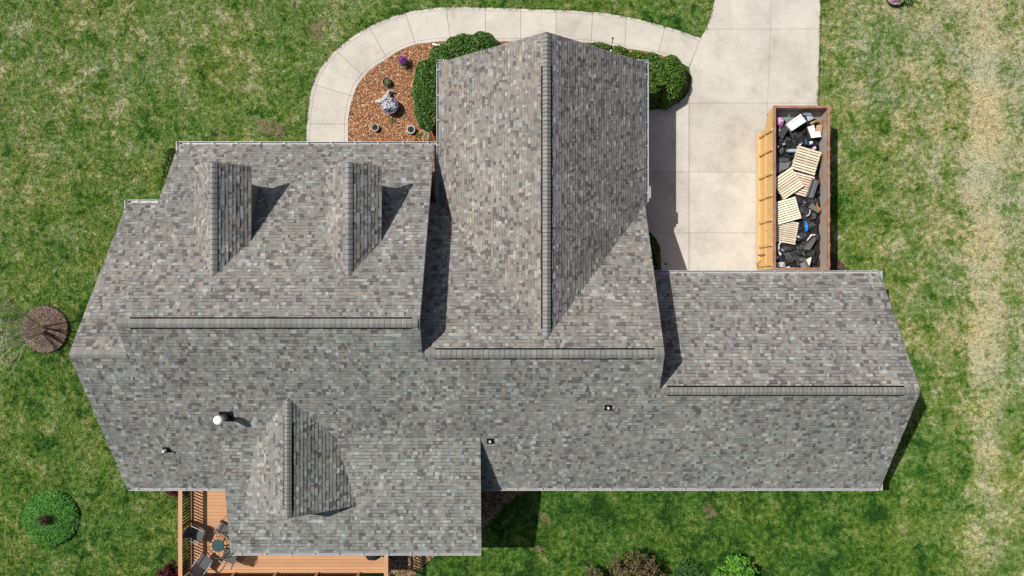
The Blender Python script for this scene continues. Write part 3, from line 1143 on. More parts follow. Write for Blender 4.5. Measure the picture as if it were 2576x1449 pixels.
gutter_run((FX0 + 0.04, FY0, zF(FY0) + gz), (FX1 - 0.02, FY0, zF(FY0) + gz), (0, -1, 0))
# short returns at the corners
gutter_run((CX - CH - 0.12, CY0 + 0.002, 2.965), (CX - CH + 0.34, CY0 + 0.002, 2.965), (0, 1, 0), 0.6, 0.3)
gutter_run((CX + CH - 0.34, CY0 + 0.002, 2.965), (CX + CH + 0.12, CY0 + 0.002, 2.965), (0, 1, 0), 0.6, 0.05)
gutter_run((XA1 + 0.005, 3.72, 2.86), (XA1 + 0.005, EA - 0.01, 2.86), (1, 0, 0), 0.9, 0.25)
gutter_run((XG1 + 0.002, EG - 0.36, zG(EG) + gz), (XG1 + 0.002, EG + 0.12, zG(EG) + gz), (1, 0, 0), 0.9, 0.15)
gutter_run((XA0 - 0.002, EA - 0.42, zA(EA) + gz), (XA0 - 0.002, EA + 0.12, zA(EA) + gz), (-1, 0, 0), 0.9, 0.7)
gutter_run((XL - 0.002, EB - 0.40, 3.0 + gz), (XL - 0.002, EB + 0.12, 3.0 + gz), (-1, 0, 0), 0.9, 0.7)
gutter_run((XG1 + 0.002, YB - 0.12, 3.0 + gz), (XG1 + 0.002, YB + 0.35, 3.0 + gz), (1, 0, 0), 0.9, 0.7)
# downspouts
mb = MB()
for x, y, ox, oy in ((CX + CH + 0.02, 3.55, -0.25, 0), (XG1 - 0.2, EG - 0.02, 0, -0.25), (XG1 - 0.2, YB + 0.02, 0, 0.25), (XA0 + 0.15, EA - 0.05, 0, -0.9), (CX - CH - 0.02, CY0 - 0.2, 0.35, -0.15)):
    z = 2.83
    mb.tube([(x + (0.06 if ox else 0), y + (0.06 if oy else 0), z), (x + ox, y + oy, z - 0.35), (x + ox, y + oy, 0.15)], 0.04, 6)
    hbuild(mb, 'downspout', M['white']); mb = MB()
# elbow block at the lower end of the right front-gable gutter
mb = MB(); mb.box((CX + CH + 0.17, 3.95, 2.9), (0.10, 0.5, 0.10)); hbuild(mb, 'downspout_elbow', M['elbow'])

# garage doors and windows (face away from the camera)
for gx_ in (7.4, 11.8):
    mb = MB()
    for k in range(4):
        mb.box((gx_, 0.235, 0.32 + k * 0.56), (3.4, 0.04, 0.545))
    hbuild(mb, 'garage_door', M['white'])


def window(x, y, z, w, h, ax):
    f = MB(); g2 = MB()
    if ax == 'y':
        f.box((x, y, z), (w + 0.16, 0.05, h + 0.16)); g2.box((x, y, z), (w, 0.08, h))
    else:
        f.box((x, y, z), (0.05, w + 0.16, h + 0.16)); g2.box((x, y, z), (0.08, w, h))
    o = hbuild(f, 'window', M['white'])
    g2.build('pane', M['glass'], o)


for x in (1.5, 4.6, 8.0, 12.0):
    window(x, -7.86, 1.6, 1.2, 1.3, 'y')
window(-0.4, 9.0, 1.5, 1.3, 1.5, 'y'); window(2.9, 9.0, 1.5, 1.3, 1.5, 'y')
for x in (-12.0, -6.0):
    window(x, 4.77, 1.5, 1.2, 1.5, 'y')
mb = MB(); mb.box((-9.0, 4.77, 1.1), (1.1, 0.05, 2.1)); hbuild(mb, 'front_door', M['trim'])
window(XG1 - 0.3, -3.8, 1.6, 1.2, 1.2, 'x'); window(XL + 0.35, -2.4, 1.6, 1.4, 1.3, 'x')


# roof penetrations -------------------------------------------------
def roof_point(px, py, zf):
    z = 4.5
    for _ in range(30):
        p = at(px, py, z); z = zf(p.y)
    return at(px, py, z)


q = roof_point(571, 1047, zback)
flue = empty('flue_pipe', q, 'tall white-capped flue pipe rising from the rear left roof slope', 'flue pipe')
mb = MB(); mb.lathe([(0.19, -0.10), (0.17, 0.10), (0.12, 0.2)], n=20); mb.build('flashing_cone', M['black'], flue, smooth=True)
mb = MB()
mb.box((0, 0, 0.05), (0.5, 0.5, 0.012), Matrix.Rotation(math.atan(m_), 3, 'X'))
mb.build('flashing_plate', M['black'], flue)
mb = MB(); mb.lathe([(0.105, 0.1), (0.105, 0.72)], n=20); mb.build('pipe', M['galv'], flue, smooth=True)
mb = MB(); mb.lathe([(0.125, 0.60), (0.155, 0.66), (0.155, 0.82), (0.17, 0.83), (0.17, 0.86), (0.09, 0.89), (0.0, 0.895)], n=24)
mb.build('cap', M['pvc'], flue, smooth=True)


def vent_pipe(px, py, hgt, rad, label):
    q = roof_point(px, py, zback)
    o = empty('vent_pipe', q, label, 'vent pipe', 'plumbing vents on the rear roof')
    R = Matrix.Rotation(math.atan(m_), 3, 'X')
    mb = MB(); mb.box(R @ Vector((0, 0.03, 0.045)), (0.27, 0.27, 0.014), R); mb.build('flashing_plate', M['black'], o)
    mb = MB(); mb.lathe([(0.12, -0.05), (0.10, 0.08), (rad + 0.012, 0.15)], n=16); mb.build('rubber_boot', M['black'], o, smooth=True)
    mb = MB(); mb.lathe([(rad, 0.0), (rad, hgt), (rad * 0.72, hgt), (rad * 0.72, hgt - 0.15), (0, hgt - 0.15)], n=16); mb.build('pipe', M['pvc'], o, smooth=True)


vent_pipe(421, 1131, 0.36, 0.042, 'small white vent pipe low on the left rear slope')
vent_pipe(1529, 1025, 0.2, 0.042, 'white vent pipe in a black boot high on the rear slope')
vent_pipe(1233, 1109, 0.2, 0.042, 'white vent pipe in a black boot beside the porch roof edge')

# purple cloth caught in the gutter
mb = MB()
p = at(1660, 688, 2.99)
pts = [p + Vector((x, 0.03 * math.sin(x * 23) - 0.02, 0.03 + 0.02 * math.sin(x * 31))) for x in np.linspace(-0.22, 0.35, 12)]
mb.tube(pts, [0.008, 0.015, 0.03, 0.02, 0.035, 0.02, 0.03, 0.04, 0.03, 0.02, 0.03, 0.012], 6, (0.45, 0.30, 0.50))
tag(mb.build('cloth_strip', M['any']), 'crumpled lilac cloth strip caught in the garage gutter', 'cloth')


# ------------------------------------------------------------------ foliage
def leaf_soup(name, P, Nrm, size, pal, parent, mat='leaf', flat=0.6, elong=1.5):
    n = len(P)
    r = rng.normal(0, 1, (n, 3))
    nn = Nrm * flat + r * (1 - flat) * 0.8
    nn /= np.linalg.norm(nn, axis=1)[:, None] + 1e-9
    a = np.cross(nn, rng.normal(0, 1, (n, 3))); a /= np.linalg.norm(a, axis=1)[:, None] + 1e-9
    b = np.cross(nn, a)
    s = rng.uniform(0.7, 1.3, n)[:, None] * size / 2
    V = np.stack([P - a * s * elong, P - b * s * 0.75 + a * s * 0.1, P + a * s * elong, P + b * s * 0.75 + a * s * 0.1], 1)
    pal = np.array(pal)
    C = pal[rng.integers(0, len(pal), n)] * rng.uniform(0.75, 1.25, (n, 1))
    return soup(name, V, 4, C, M[mat], parent)


def blob_points(blobs, dens, depth=0.22, p=3.2, wb=1.0):
    """points on a union of flat-topped mounds (x, y, r, h)"""
    PP = []; NN = []
    for i, (x, y, r, h) in enumerate(blobs):
        n = int(dens * (math.pi * r * r + 2 * math.pi * r * h * 0.8))
        d = rng.normal(0, 1, (n, 3)); d[:, 2] = np.abs(d[:, 2])
        d /= np.linalg.norm(d, axis=1)[:, None]
        k = (np.abs(d) ** p).sum(1) ** (-1.0 / p)
        th = np.arctan2(d[:, 1], d[:, 0])
        wob = 1 + wb * 0.05 * np.sin(th * 3 + i * 2.1) + wb * 0.04 * np.sin(th * 7 + i) + rng.normal(0, 0.025, n)
        horiz = np.hypot(d[:, 0], d[:, 1]); el = np.arctan2(d[:, 2], horiz)
        kk = (np.abs(np.cos(el)) ** p + np.abs(np.sin(el)) ** p) ** (-1.0 / p)
        q = np.stack([np.cos(th) * np.cos(el) * kk * r * wob, np.sin(th) * np.cos(el) * kk * r * wob, np.sin(el) * kk * h * (1 + rng.normal(0, 0.03, n) + 0.03 * wb * np.sin(6 * th))], 1)
        q *= (1 - rng.uniform(0, depth, n) ** 1.5)[:, None]
        pos = q + np.array([x, y, 0.0])
        ok = np.ones(n, bool)
        for j, (x2, y2, r2, h2) in enumerate(blobs):
            if j == i: continue
            e = ((np.hypot(pos[:, 0] - x2, pos[:, 1] - y2) / (r2 * 0.86)) ** p + (np.abs(pos[:, 2]) / (h2 * 0.86)) ** p)
            ok &= e > 1
        PP.append(pos[ok]); NN.append((d / np.array([r, r, h]))[ok])
    P = np.concatenate(PP); Nn = np.concatenate(NN)
    Nn /= np.linalg.norm(Nn, axis=1)[:, None]
    return P, Nn


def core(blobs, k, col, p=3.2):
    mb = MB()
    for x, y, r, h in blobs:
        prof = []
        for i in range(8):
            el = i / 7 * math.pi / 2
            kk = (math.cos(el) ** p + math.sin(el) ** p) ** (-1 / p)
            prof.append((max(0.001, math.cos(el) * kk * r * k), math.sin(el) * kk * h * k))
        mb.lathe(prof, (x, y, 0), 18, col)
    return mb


GREEN = [(0.055, 0.135, 0.020), (0.075, 0.17, 0.028), (0.038, 0.10, 0.018), (0.11, 0.22, 0.04), (0.06, 0.14, 0.024), (0.20, 0.33, 0.08)]
YGREEN = [(0.10, 0.19, 0.026), (0.15, 0.24, 0.035), (0.05, 0.10, 0.015), (0.14, 0.19, 0.03), (0.06, 0.12, 0.02)]


def hedge(name, blobs_px, z, dens, size, pal, label, cat='hedge', group=None):
    B = []
    for px, py, r, h in blobs_px:
        q = at(px, py, z * h); B.append((q.x, q.y, r, h))
    x0 = sum(b[0] for b in B) / len(B); y0 = sum(b[1] for b in B) / len(B)
    o = empty(name, (x0, y0, 0), label, cat, group)
    BL = [(x - x0, y - y0, r, h) for x, y, r, h in B]
    P, Nn = blob_points(BL, dens)
    leaf_soup('foliage', P, Nn, size, pal, o, flat=0.42)
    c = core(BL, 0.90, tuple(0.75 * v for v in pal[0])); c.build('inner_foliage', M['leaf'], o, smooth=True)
    mb = MB()
    for x, y, r, h in BL:
        for k in range(3):
            a = random.uniform(0, 6.28)
            mb.tube([(x, y, 0), (x + math.cos(a) * r * 0.4, y + math.sin(a) * r * 0.4, h * 0.75)], [0.025, 0.01], 5)
    mb.build('stem', M['twig'], o)
    return o


hedge('hedge', [(1084, 285, 0.72, 1.0), (1083, 258, 0.80, 1.15), (1082, 222, 0.80, 1.15), (1090, 188, 0.85, 1.2), (1120, 155, 0.85, 1.2), (1155, 130, 0.82, 1.2), (1190, 125, 0.80, 1.2), (1216, 118, 0.72, 1.15)],
      0.7, 1900, 0.068, GREEN, 'rounded clipped green hedge curling round the mulch bed left of the front gable')
hedge('hedge', [(1488, 138, 0.62, 1.1), (1515, 143, 0.68, 1.1), (1552, 154, 0.72, 1.1), (1598, 168, 0.78, 1.1), (1640, 177, 0.82, 1.15), (1682, 186, 0.86, 1.15), (1678, 214, 0.82, 1.1), (1640, 222, 0.75, 1.0)],
      0.7, 1900, 0.068, [(c[0] * 1.15, c[1] * 1.05, c[2] * 0.8) for c in GREEN], 'clipped green hedge right of the front gable at the driveway bend')
hedge('shrub', [(440, 395, 0.42, 0.85), (432, 425, 0.42, 0.85), (424, 455, 0.36, 0.8)], 0.6, 900, 0.09, YGREEN, 'yellow-green leafy shrub tucked against the left front wall', 'shrub')
hedge('shrub', [(1632, 612, 0.36, 0.6), (1632, 645, 0.42, 0.7), (1630, 675, 0.38, 0.6)], 0.6, 700, 0.09, [(0.03, 0.10, 0.012), (0.05, 0.15, 0.02), (0.03, 0.08, 0.012)], 'green shrub in the notched bed beside the driveway', 'shrub')
hedge('shrub', [(601, 366, 0.22, 1.05)], 0.9, 700, 0.06, [(0.55, 0.46, 0.03), (0.42, 0.38, 0.03), (0.3, 0.32, 0.05)], 'yellow shrub peeping above the left front gutter', 'shrub')

# round ground-cover mound
q = at(131, 1302, 0)
gc = empty('ground_cover', q, 'round raised mound of bright green ground cover in the left lawn', 'ground cover')
P, Nn = blob_points([(0, 0, 1.22, 0.40)], 4200, 0.16, 2.6, 0.25)
Z = P[:, 2]; P[:, 2] = Z + 0.05 * np.sin(P[:, 0] * 4) * np.cos(P[:, 1] * 5 + 1)
leaf_soup('foliage', P, Nn, 0.065, [(0.085, 0.30, 0.028), (0.11, 0.34, 0.036), (0.05, 0.17, 0.022), (0.14, 0.34, 0.055), (0.04, 0.14, 0.02)], gc)
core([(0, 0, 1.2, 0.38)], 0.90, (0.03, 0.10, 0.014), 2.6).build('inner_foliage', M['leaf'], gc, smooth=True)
stone_me = None
for k in range(34):
    a = 2 * math.pi * k / 34
    if stone_me is None:
        mb = MB(); mb.box((0, 0, 0.05), (0.09, 0.21, 0.11)); o = mb.build('edging_stone', M['stone'], gc); stone_me = o.data
    else:
        o = link('edging_stone', stone_me, gc)
    o.location = (math.cos(a) * 1.19, math.sin(a) * 1.19, -0.02); o.rotation_euler = (random.uniform(-.08, .08), random.uniform(-.08, .08), a)
# dead shrub in its middle
q2 = at(118, 1306, 0.45)
ds = empty('dead_shrub', (q2.x, q2.y, 0.3), 'small brown dead shrub in the middle of the green mound', 'shrub')
mb = MB()
for k in range(46):
    a = random.uniform(0, 6.28); r = random.uniform(0.1, 0.27)
    mb.tube([(random.uniform(-.05, .05), random.uniform(-.05, .05), 0), (math.cos(a) * r * 0.6, math.sin(a) * r * 0.6, 0.25), (math.cos(a + .3) * r, math.sin(a + .3) * r, random.uniform(0.3, 0.55))], [0.012, 0.009, 0.004], 4)
mb.build('twigs', M['twig'], ds)
P = rng.normal(0, 1, (420, 3)) * np.array([0.13, 0.11, 0.10]) + np.array([0, 0, 0.35])
leaf_soup('dry_leaves', P, np.tile([0, 0, 1.0], (420, 1)), 0.05, [(0.10, 0.06, 0.03), (0.07, 0.05, 0.03), (0.14, 0.08, 0.05)], ds, flat=0.2)

# bare multi-stemmed tree in a mulch ring
ring = at(116, 828, 0)
mb = MB()
mb.lathe([(1.10, 0.0), (1.07, 0.10), (1.0, 0.13), (0.6, 0.19), (0.0, 0.24)], ring, 44, wob=lambda t, i: 1 + 0.012 * math.sin(5 * t) + 0.01 * math.sin(11 * t + 1))
tag(mb.build('mulch_ring', M['darkmulch'], smooth=True), 'round raised ring of brown mulch under the bare tree', 'flower bed', kind='structure')
chips('mulch_chips', circle_pts(116, 828, 58), 1500, [(0.17, 0.115, 0.085), (0.24, 0.17, 0.13), (0.12, 0.08, 0.06), (0.20, 0.145, 0.115), (0.29, 0.22, 0.17)], 'brown mulch chips under the bare tree', 0.09, (0.03, 0.07),
      lambda X, Y: 0.13 * np.clip(1 - np.hypot(X - ring.x, Y - ring.y) / 1.05, 0, 1) + 0.02)
tb = at(117, 828, 0)
tree = empty('bare_tree', (tb.x, tb.y, 0), 'leafless pale grey multi-stemmed tree leaning out of the left edge', 'tree')
random.seed(19)
trunk = MB(); tw = MB()


def grow(p, d, L_, r, depth):
    pts = [p.copy()]; rad = [r]
    n = 5
    dd = d.copy()
    for i in range(n):
        dd = (dd + Vector((random.gauss(0, .10), random.gauss(0, .10), random.gauss(0, .04) + 0.03))).normalized()
        p = p + dd * (L_ / n)
        pts.append(p.copy()); rad.append(r * (1 - 0.65 * (i + 1) / n))
        if depth > 0 and i >= 1:
            for _ in range(random.choice((1, 2, 2)) if depth > 1 else random.choice((1, 1, 2))):
                a = random.uniform(0, 6.28)
                side = Vector((math.cos(a), math.sin(a), random.uniform(-0.1, 0.7)))
                grow(p.copy(), (dd * 0.75 + side * 0.7).normalized(), L_ * random.uniform(0.28, 0.5), rad[-1] * 0.55, depth - 1)
    (trunk if depth > 1 else tw).tube(pts, rad, 5 if depth > 1 else 3, cap=False)


for k in range(15):
    a = 2 * math.pi * k / 15 + random.uniform(-.2, .2)
    tilt = random.uniform(0.10, 0.48)
    grow(Vector((math.cos(a) * 0.10, math.sin(a) * 0.10, 0.18)), Vector((math.cos(a) * tilt, math.sin(a) * tilt, 1)).normalized(), random.uniform(3.2, 4.8), random.uniform(0.020, 0.036), 2)
trunk.build('trunk', M['bark'], tree, smooth=True)
tw.build('crown', M['bark'], tree)


def leafy_shrub(name, px, py, z, spread, hgt, nstem, nleaf, pal, size, label, cat, twigm='twig', group=None):
    q = at(px, py, z)
    o = empty(name, (q.x, q.y, 0), label, cat, group)
    st = MB(); tips = []
    for k in range(nstem):
        a = random.uniform(0, 6.28); t = math.sqrt(random.random()) * spread
        e = Vector((math.cos(a) * t, math.sin(a) * t, hgt * (1 - 0.45 * (t / spread) ** 2) * random.uniform(0.8, 1.08)))
        b = Vector((math.cos(a) * 0.08, math.sin(a) * 0.08, 0))
        mid = b.lerp(e, 0.5) + Vector((0, 0, hgt * 0.15))
        st.tube([b, mid, e], [0.022, 0.014, 0.004], 4, cap=False)
        tips.append((mid, e))
    st.build('trunk', M[twigm], o)
    P = []
    for i in range(nleaf):
        mid, e = random.choice(tips)
        f = random.random() ** 0.6
        p = mid.lerp(e, f) + Vector((random.gauss(0, 1), random.gauss(0, 1), random.gauss(0, 1))) * (0.055 + 0.05 * (1 - f))
        if p.z < 0.03: p.z = 0.03
        P.append(p)
    P = np.array([tuple(p) for p in P])
    Nn = np.tile(np.array([0, 0, 1.0]), (len(P), 1))
    leaf_soup('crown', P, Nn, size, pal, o, flat=0.45)
    return o


random.seed(8)
BROWN = [(0.15, 0.12, 0.05), (0.20, 0.15, 0.07), (0.11, 0.08, 0.045), (0.17, 0.17, 0.055), (0.24, 0.19, 0.11), (0.09, 0.065, 0.035)]
leafy_shrub('shrub', 1596, 1466, 1.3, 1.35, 2.0, 130, 7500, BROWN, 0.065, 'large brown-leaved shrub at the bottom edge of the back lawn', 'shrub')
leafy_shrub('shrub', 1494, 1462, 0.9, 0.55, 1.4, 28, 1300, BROWN, 0.06, 'smaller brown sprig shrub at the bottom edge, left of the large brown one', 'shrub')
leafy_shrub('shrub', 1852, 1464, 1.1, 1.10, 1.6, 90, 5200, [(0.11, 0.30, 0.025), (0.15, 0.38, 0.035), (0.08, 0.22, 0.02), (0.2, 0.45, 0.06)], 0.085, 'bright lime green shrub at the bottom edge of the back lawn', 'shrub')
leafy_shrub('shrub', 1735, 1462, 0.4, 0.9, 0.5, 60, 1800, [(0.06, 0.15, 0.03), (0.09, 0.19, 0.04), (0.05, 0.11, 0.025)], 0.08, 'low green weedy plant between the brown and lime shrubs', 'plant')
leafy_shrub('shrub', 425, 1448, 0.7, 0.62, 1.1, 50, 2200, [(0.10, 0.018, 0.022), (0.14, 0.025, 0.03), (0.06, 0.012, 0.016)], 0.075, 'dark red leafy shrub beside the lower deck rail', 'shrub')
leafy_shrub('shrub', 436, 1226, 0.6, 0.45, 0.9, 40, 1400, [(0.11, 0.025, 0.025), (0.15, 0.04, 0.035), (0.07, 0.02, 0.018)], 0.07, 'burgundy shrub under the rear left gutter', 'shrub')

# ------------------------------------------------------------------ front bed ornaments
def pot(px, py, r, h, colr, label, plant, rim=None):
    q = at(px, py, h)
    o = empty('flower_pot', (q.x, q.y, 0.03), label, 'flower pot', 'pots in the front bed')
    mb = MB(); mb.lathe([(r * 0.72, 0), (r * 0.95, h * 0.85), (r, h * 0.86), (r, h), (r * 0.86, h), (r * 0.84, h * 0.86)], n=22, col=colr); mb.build('pot', M['any'], o, smooth=False)
    mb = MB(); mb.lathe([(r * 0.85, h * 0.87), (0, h * 0.88)], n=22, col=(0.02, 0.014, 0.01)); mb.build('soil', M['any'], o)
    if rim:
        mb = MB(); mb.lathe([(r * 0.86, h + 0.004), (r * 1.03, h + 0.004), (r * 1.03, h - 0.03)], n=22, col=rim); mb.build('rim', M['any'], o)
    for (nm, n, dx, dy, sp, z0, pal, sz) in plant:
        P = rng.normal(0, 1, (n, 3)) * np.array([sp, sp, sp * 0.55]) + np.array([dx, dy, h + z0])
        P[:, 2] = np.maximum(P[:, 2], h * 0.9)
        leaf_soup(nm, P, np.tile([0, 0, 1.0], (n, 1)), sz, pal, o, elong=1.1)
    return o


PURP = [(0.20, 0.022, 0.26), (0.28, 0.04, 0.34), (0.13, 0.015, 0.19), (0.42, 0.16, 0.48)]
WHT = [(0.80, 0.78, 0.86), (0.84, 0.83, 0.88), (0.62, 0.58, 0.76)]
LG = [(0.05, 0.12, 0.02), (0.09, 0.2, 0.03), (0.03, 0.08, 0.015)]
pot(1016, 156, 0.20, 0.30, (0.02, 0.018, 0.02), 'black pot overflowing with purple flowers in the mulch bed', [('leaves', 120, 0, -0.02, 0.10, 0.05, LG, 0.06), ('flowers', 420, -0.02, 0.04, 0.085, 0.10, PURP, 0.05)])
pot(973, 206, 0.19, 0.24, (0.03, 0.022, 0.018), 'dark brown pot with one small lime green plant', [('leaves', 40, 0.02, 0.0, 0.05, 0.04, [(0.22, 0.42, 0.05), (0.3, 0.5, 0.1)], 0.05)])
pot(981, 266, 0.36, 0.42, (0.055, 0.045, 0.16), 'large indigo pot with white and lavender flowers beside the driftwood', [('leaves', 90, 0, 0.04, 0.15, 0.03, LG, 0.06), ('flowers', 190, -0.16, -0.02, 0.075, 0.10, WHT, 0.06), ('flowers', 200, 0.10, -0.01, 0.075, 0.10, WHT, 0.06), ('flowers', 60, 0.0, 0.22, 0.06, 0.06, WHT, 0.045)], (0.10, 0.10, 0.22))
pot(943, 321, 0.17, 0.22, (0.42, 0.36, 0.31), 'small beige pot with a seedling, lower left in the bed', [('leaves', 30, 0, 0.06, 0.04, 0.03, LG, 0.05)], (0.55, 0.46, 0.40))
pot(1034, 326, 0.18, 0.22, (0.12, 0.13, 0.20), 'small pot with a pale blue rim near the hedge foot', [('leaves', 26, -0.03, 0.02, 0.04, 0.02, LG, 0.05)], (0.55, 0.58, 0.70))

# driftwood
q = at(968, 248, 0.1)
mb = MB()
P0 = lambda px, py, z: at(px, py, z) - Vector((q.x, q.y, 0))
random.seed(4)
mb.tube([P0(943, 254, 0.05), P0(951, 255, 0.10), P0(960, 254, 0.14), P0(969, 252, 0.2), P0(974, 244, 0.25), P0(978, 236, 0.22), P0(986, 230, 0.14)], [0.03, 0.08, 0.11, 0.17, 0.16, 0.09, 0.025], 9)
mb.tube([P0(966, 256, 0.1), P0(972, 246, 0.24), P0(975, 235, 0.3), P0(979, 228, 0.28), P0(992, 230, 0.2)], [0.13, 0.12, 0.07, 0.06, 0.02], 8)
mb.tube([P0(962, 258, 0.08), P0(968, 261, 0.12), P0(977, 262, 0.1)], [0.08, 0.11, 0.05], 8)
dw = mb.build('driftwood', M['drift'], smooth=False)
dw.location = (q.x, q.y, 0)
tag(dw, 'weathered pale grey driftwood stump lying in the mulch bed', 'driftwood')

# leaning rust panel with dish, by the gutter corner
q = at(1086, 350, 0.5)
mb = MB()
mb.extr([(-0.26, -0.30, 0.0), (0.16, -0.30, 0.0), (0.16, -0.18, 0.55), (-0.02, 0.28, 0.75), (-0.06, 0.28, 0.75)], (0.05, 0.02, 0.03), (0.30, 0.115, 0.04))
o = mb.build('rust_panel', M['any']); o.location = (q.x, q.y, 0.02); tag(o, 'rust-orange panel leaning in the corner by the front gutter', 'panel')
q = at(1077, 343, 0.35)
mb = MB(); mb.lathe([(0.0, 0.05), (0.12, 0.06), (0.17, 0.10), (0.18, 0.10), (0.13, 0.03), (0.0, 0.0)], n=22, col=(0.20, 0.24, 0.20))
mb.lathe([(0.05, -0.3), (0.04, 0.02)], n=10, col=(0.2, 0.2, 0.18))
o = mb.build('bird_bath', M['any']); o.location = (q.x, q.y, 0.33); o.scale = (0.6, 1, 1); tag(o, 'small grey-green dish on a stand beside the rust panel', 'bird bath')
# splash pipe by the hedge
q0, q1 = at(1088, 111, 0.08), at(1112, 116, 0.10)
mb = MB(); mb.tube([q0, q1], 0.05, 8); tag(mb.build('drain_pipe', M['white']), 'short white drain pipe end between hedge and sidewalk', 'pipe')
# small weeds in the bed
for px, py, lab in ((985, 304, 'green weed tuft in the mulch below the indigo pot'), (1050, 340, 'green weed tuft near the hedge foot')):
    leafy_shrub('weed', px, py, 0.05, 0.14, 0.12, 14, 60, [(0.12, 0.22, 0.04), (0.18, 0.28, 0.06)], 0.06, lab, 'weed')

# furled flag on the front gable
tip = at(1541.5, 96, 2.95); bs = Vector((4.06, 9.02, 2.05))
fl = empty('flag', bs, 'furled red, white and blue flag on a dark pole at the front gable', 'flag')
mb = MB(); mb.tube([Vector((0, 0, 0)), tip - bs], 0.016, 8); mb.build('pole', M['iron'], fl)
mb = MB(); mb.lathe([(0.001, -0.045), (0.032, -0.03), (0.045, 0), (0.032, 0.03), (0.001, 0.045)], tip - bs, 12); mb.build('finial', M['iron'], fl, smooth=True)
d = tip - bs
seg = [(0.62, 0.70, (0.75, 0.75, 0.78), 0.035), (0.50, 0.62, (0.03, 0.06, 0.18), 0.05), (0.44, 0.50, (0.70, 0.70, 0.75), 0.055), (0.36, 0.44, (0.02, 0.09, 0.28), 0.075), (0.28, 0.36, (0.4, 0.02, 0.03), 0.08), (0.10, 0.28, (0.65, 0.6, 0.6), 0.07)]
mb = MB()
for a, b, c, r in seg:
    mb.tube([d * a, d * ((a + b) / 2), d * b], [r, r * 1.15, r * 0.95], 8, c)
mb.build('cloth', M['any'], fl)

# planter at the top right edge
q = at(2253, -14, 0.25)
o = empty('planter', (q.x, q.y, 0), 'round shallow planter with pink flowers at the top edge of the right lawn', 'planter')
mb = MB(); mb.lathe([(0.34, 0), (0.46, 0.25), (0.47, 0.28), (0.42, 0.28), (0.40, 0.22), (0, 0.22)], n=26, col=(0.25, 0.20, 0.17)); mb.build('bowl', M['any'], o)
P = rng.normal(0, 1, (130, 3)) * np.array([0.14, 0.14, 0.05]) + np.array([0.05, -0.10, 0.32]); leaf_soup('flowers', P, np.tile([0, 0, 1.], (130, 1)), 0.07, [(0.5, 0.12, 0.4), (0.6, 0.3, 0.55)], o)
P = rng.normal(0, 1, (220, 3)) * np.array([0.16, 0.14, 0.08]) + np.array([0.42, -0.10, 0.34]); leaf_soup('leaves', P, np.tile([0, 0, 1.], (220, 1)), 0.08, [(0.12, 0.28, 0.04), (0.2, 0.36, 0.06), (0.05, 0.13, 0.02)], o)

# ------------------------------------------------------------------ deck
ZD = 1.2
DX0, DX1, DY0, DY1 = -14.02, -5.40, -12.45, -7.88
deck = empty('deck', (DX0, DY1, 0), 'reddish-brown composite deck with railings behind the house', 'deck')
di = -Vector((DX0, DY1, 0))
y = DY1; k = 0
bm_ = None
while y > DY0:
    if bm_ is None:
        mb = MB(); mb.box((0, 0, 0), (DX1 - DX0, 0.139, 0.03)); o = mb.build('deck_board', M['deck'], deck); bm_ = o.data
    else:
        o = link('deck_board', bm_, deck)
    o.location = Vector(((DX0 + DX1) / 2, y - 0.07, ZD - 0.015)) + di
    y -= 0.1475
mb = MB()
for xx in np.arange(DX0 + 0.2, DX1, 0.4):
    mb.box((xx, (DY0 + DY1) / 2, ZD - 0.13), (0.04, DY1 - DY0 - 0.1, 0.18))
mb.build('joist', M['twig'], deck, di)
for xx in (DX0 + 0.15, -9.7, DX1 - 0.15):
    for yy in (DY0 + 0.15,):
        mb = MB(); mb.box((xx, yy, ZD / 2 - 0.06), (0.14, 0.14, ZD - 0.14)); mb.build('support_post', M['rail'], deck, di)
bal_me = None


def railing(p0, p1):
    global bal_me
    p0, p1 = Vector(p0), Vector(p1)
    D = p1 - p0; L_ = D.length; d = D.normalized(); rz = math.atan2(d.y, d.x)
    R = rotz(rz); c = (p0 + p1) / 2
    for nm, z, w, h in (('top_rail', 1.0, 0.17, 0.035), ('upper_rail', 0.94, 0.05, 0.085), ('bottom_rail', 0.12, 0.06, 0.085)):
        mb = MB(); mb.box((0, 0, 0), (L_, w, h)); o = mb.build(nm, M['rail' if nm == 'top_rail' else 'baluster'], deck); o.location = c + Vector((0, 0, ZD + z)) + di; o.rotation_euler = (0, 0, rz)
    n = int(L_ / 0.132)
    for k in range(n):
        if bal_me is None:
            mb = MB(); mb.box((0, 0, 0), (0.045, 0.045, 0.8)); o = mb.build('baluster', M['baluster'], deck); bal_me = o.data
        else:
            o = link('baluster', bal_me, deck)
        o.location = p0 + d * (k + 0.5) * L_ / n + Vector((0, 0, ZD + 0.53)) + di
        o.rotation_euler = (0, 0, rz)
    npst = max(2, int(round(L_ / 2.0)) + 1)
    for k in range(npst):
        if k in (0, npst - 1) and False: continue
        mb = MB(); mb.box((0, 0, 0), (0.10, 0.10, 0.97)); o = mb.build('railing_post', M['rail'], deck)
        o.location = p0 + d * (0.06 + k * (L_ - 0.12) / (npst - 1)) + Vector((0, 0, ZD + 0.485)) + di


railing((DX0 + 0.0, DY1 - 0.02, 0), (DX0 + 0.0, DY0 + 0.0, 0))
railing((DX0 + 0.08, DY0 + 0.0, 0), (-6.6, DY0 + 0.0, 0))
railing((DX1 + 0.08, DY1 - 2.4, 0), (DX1 + 0.08, DY0 + 0.0, 0))

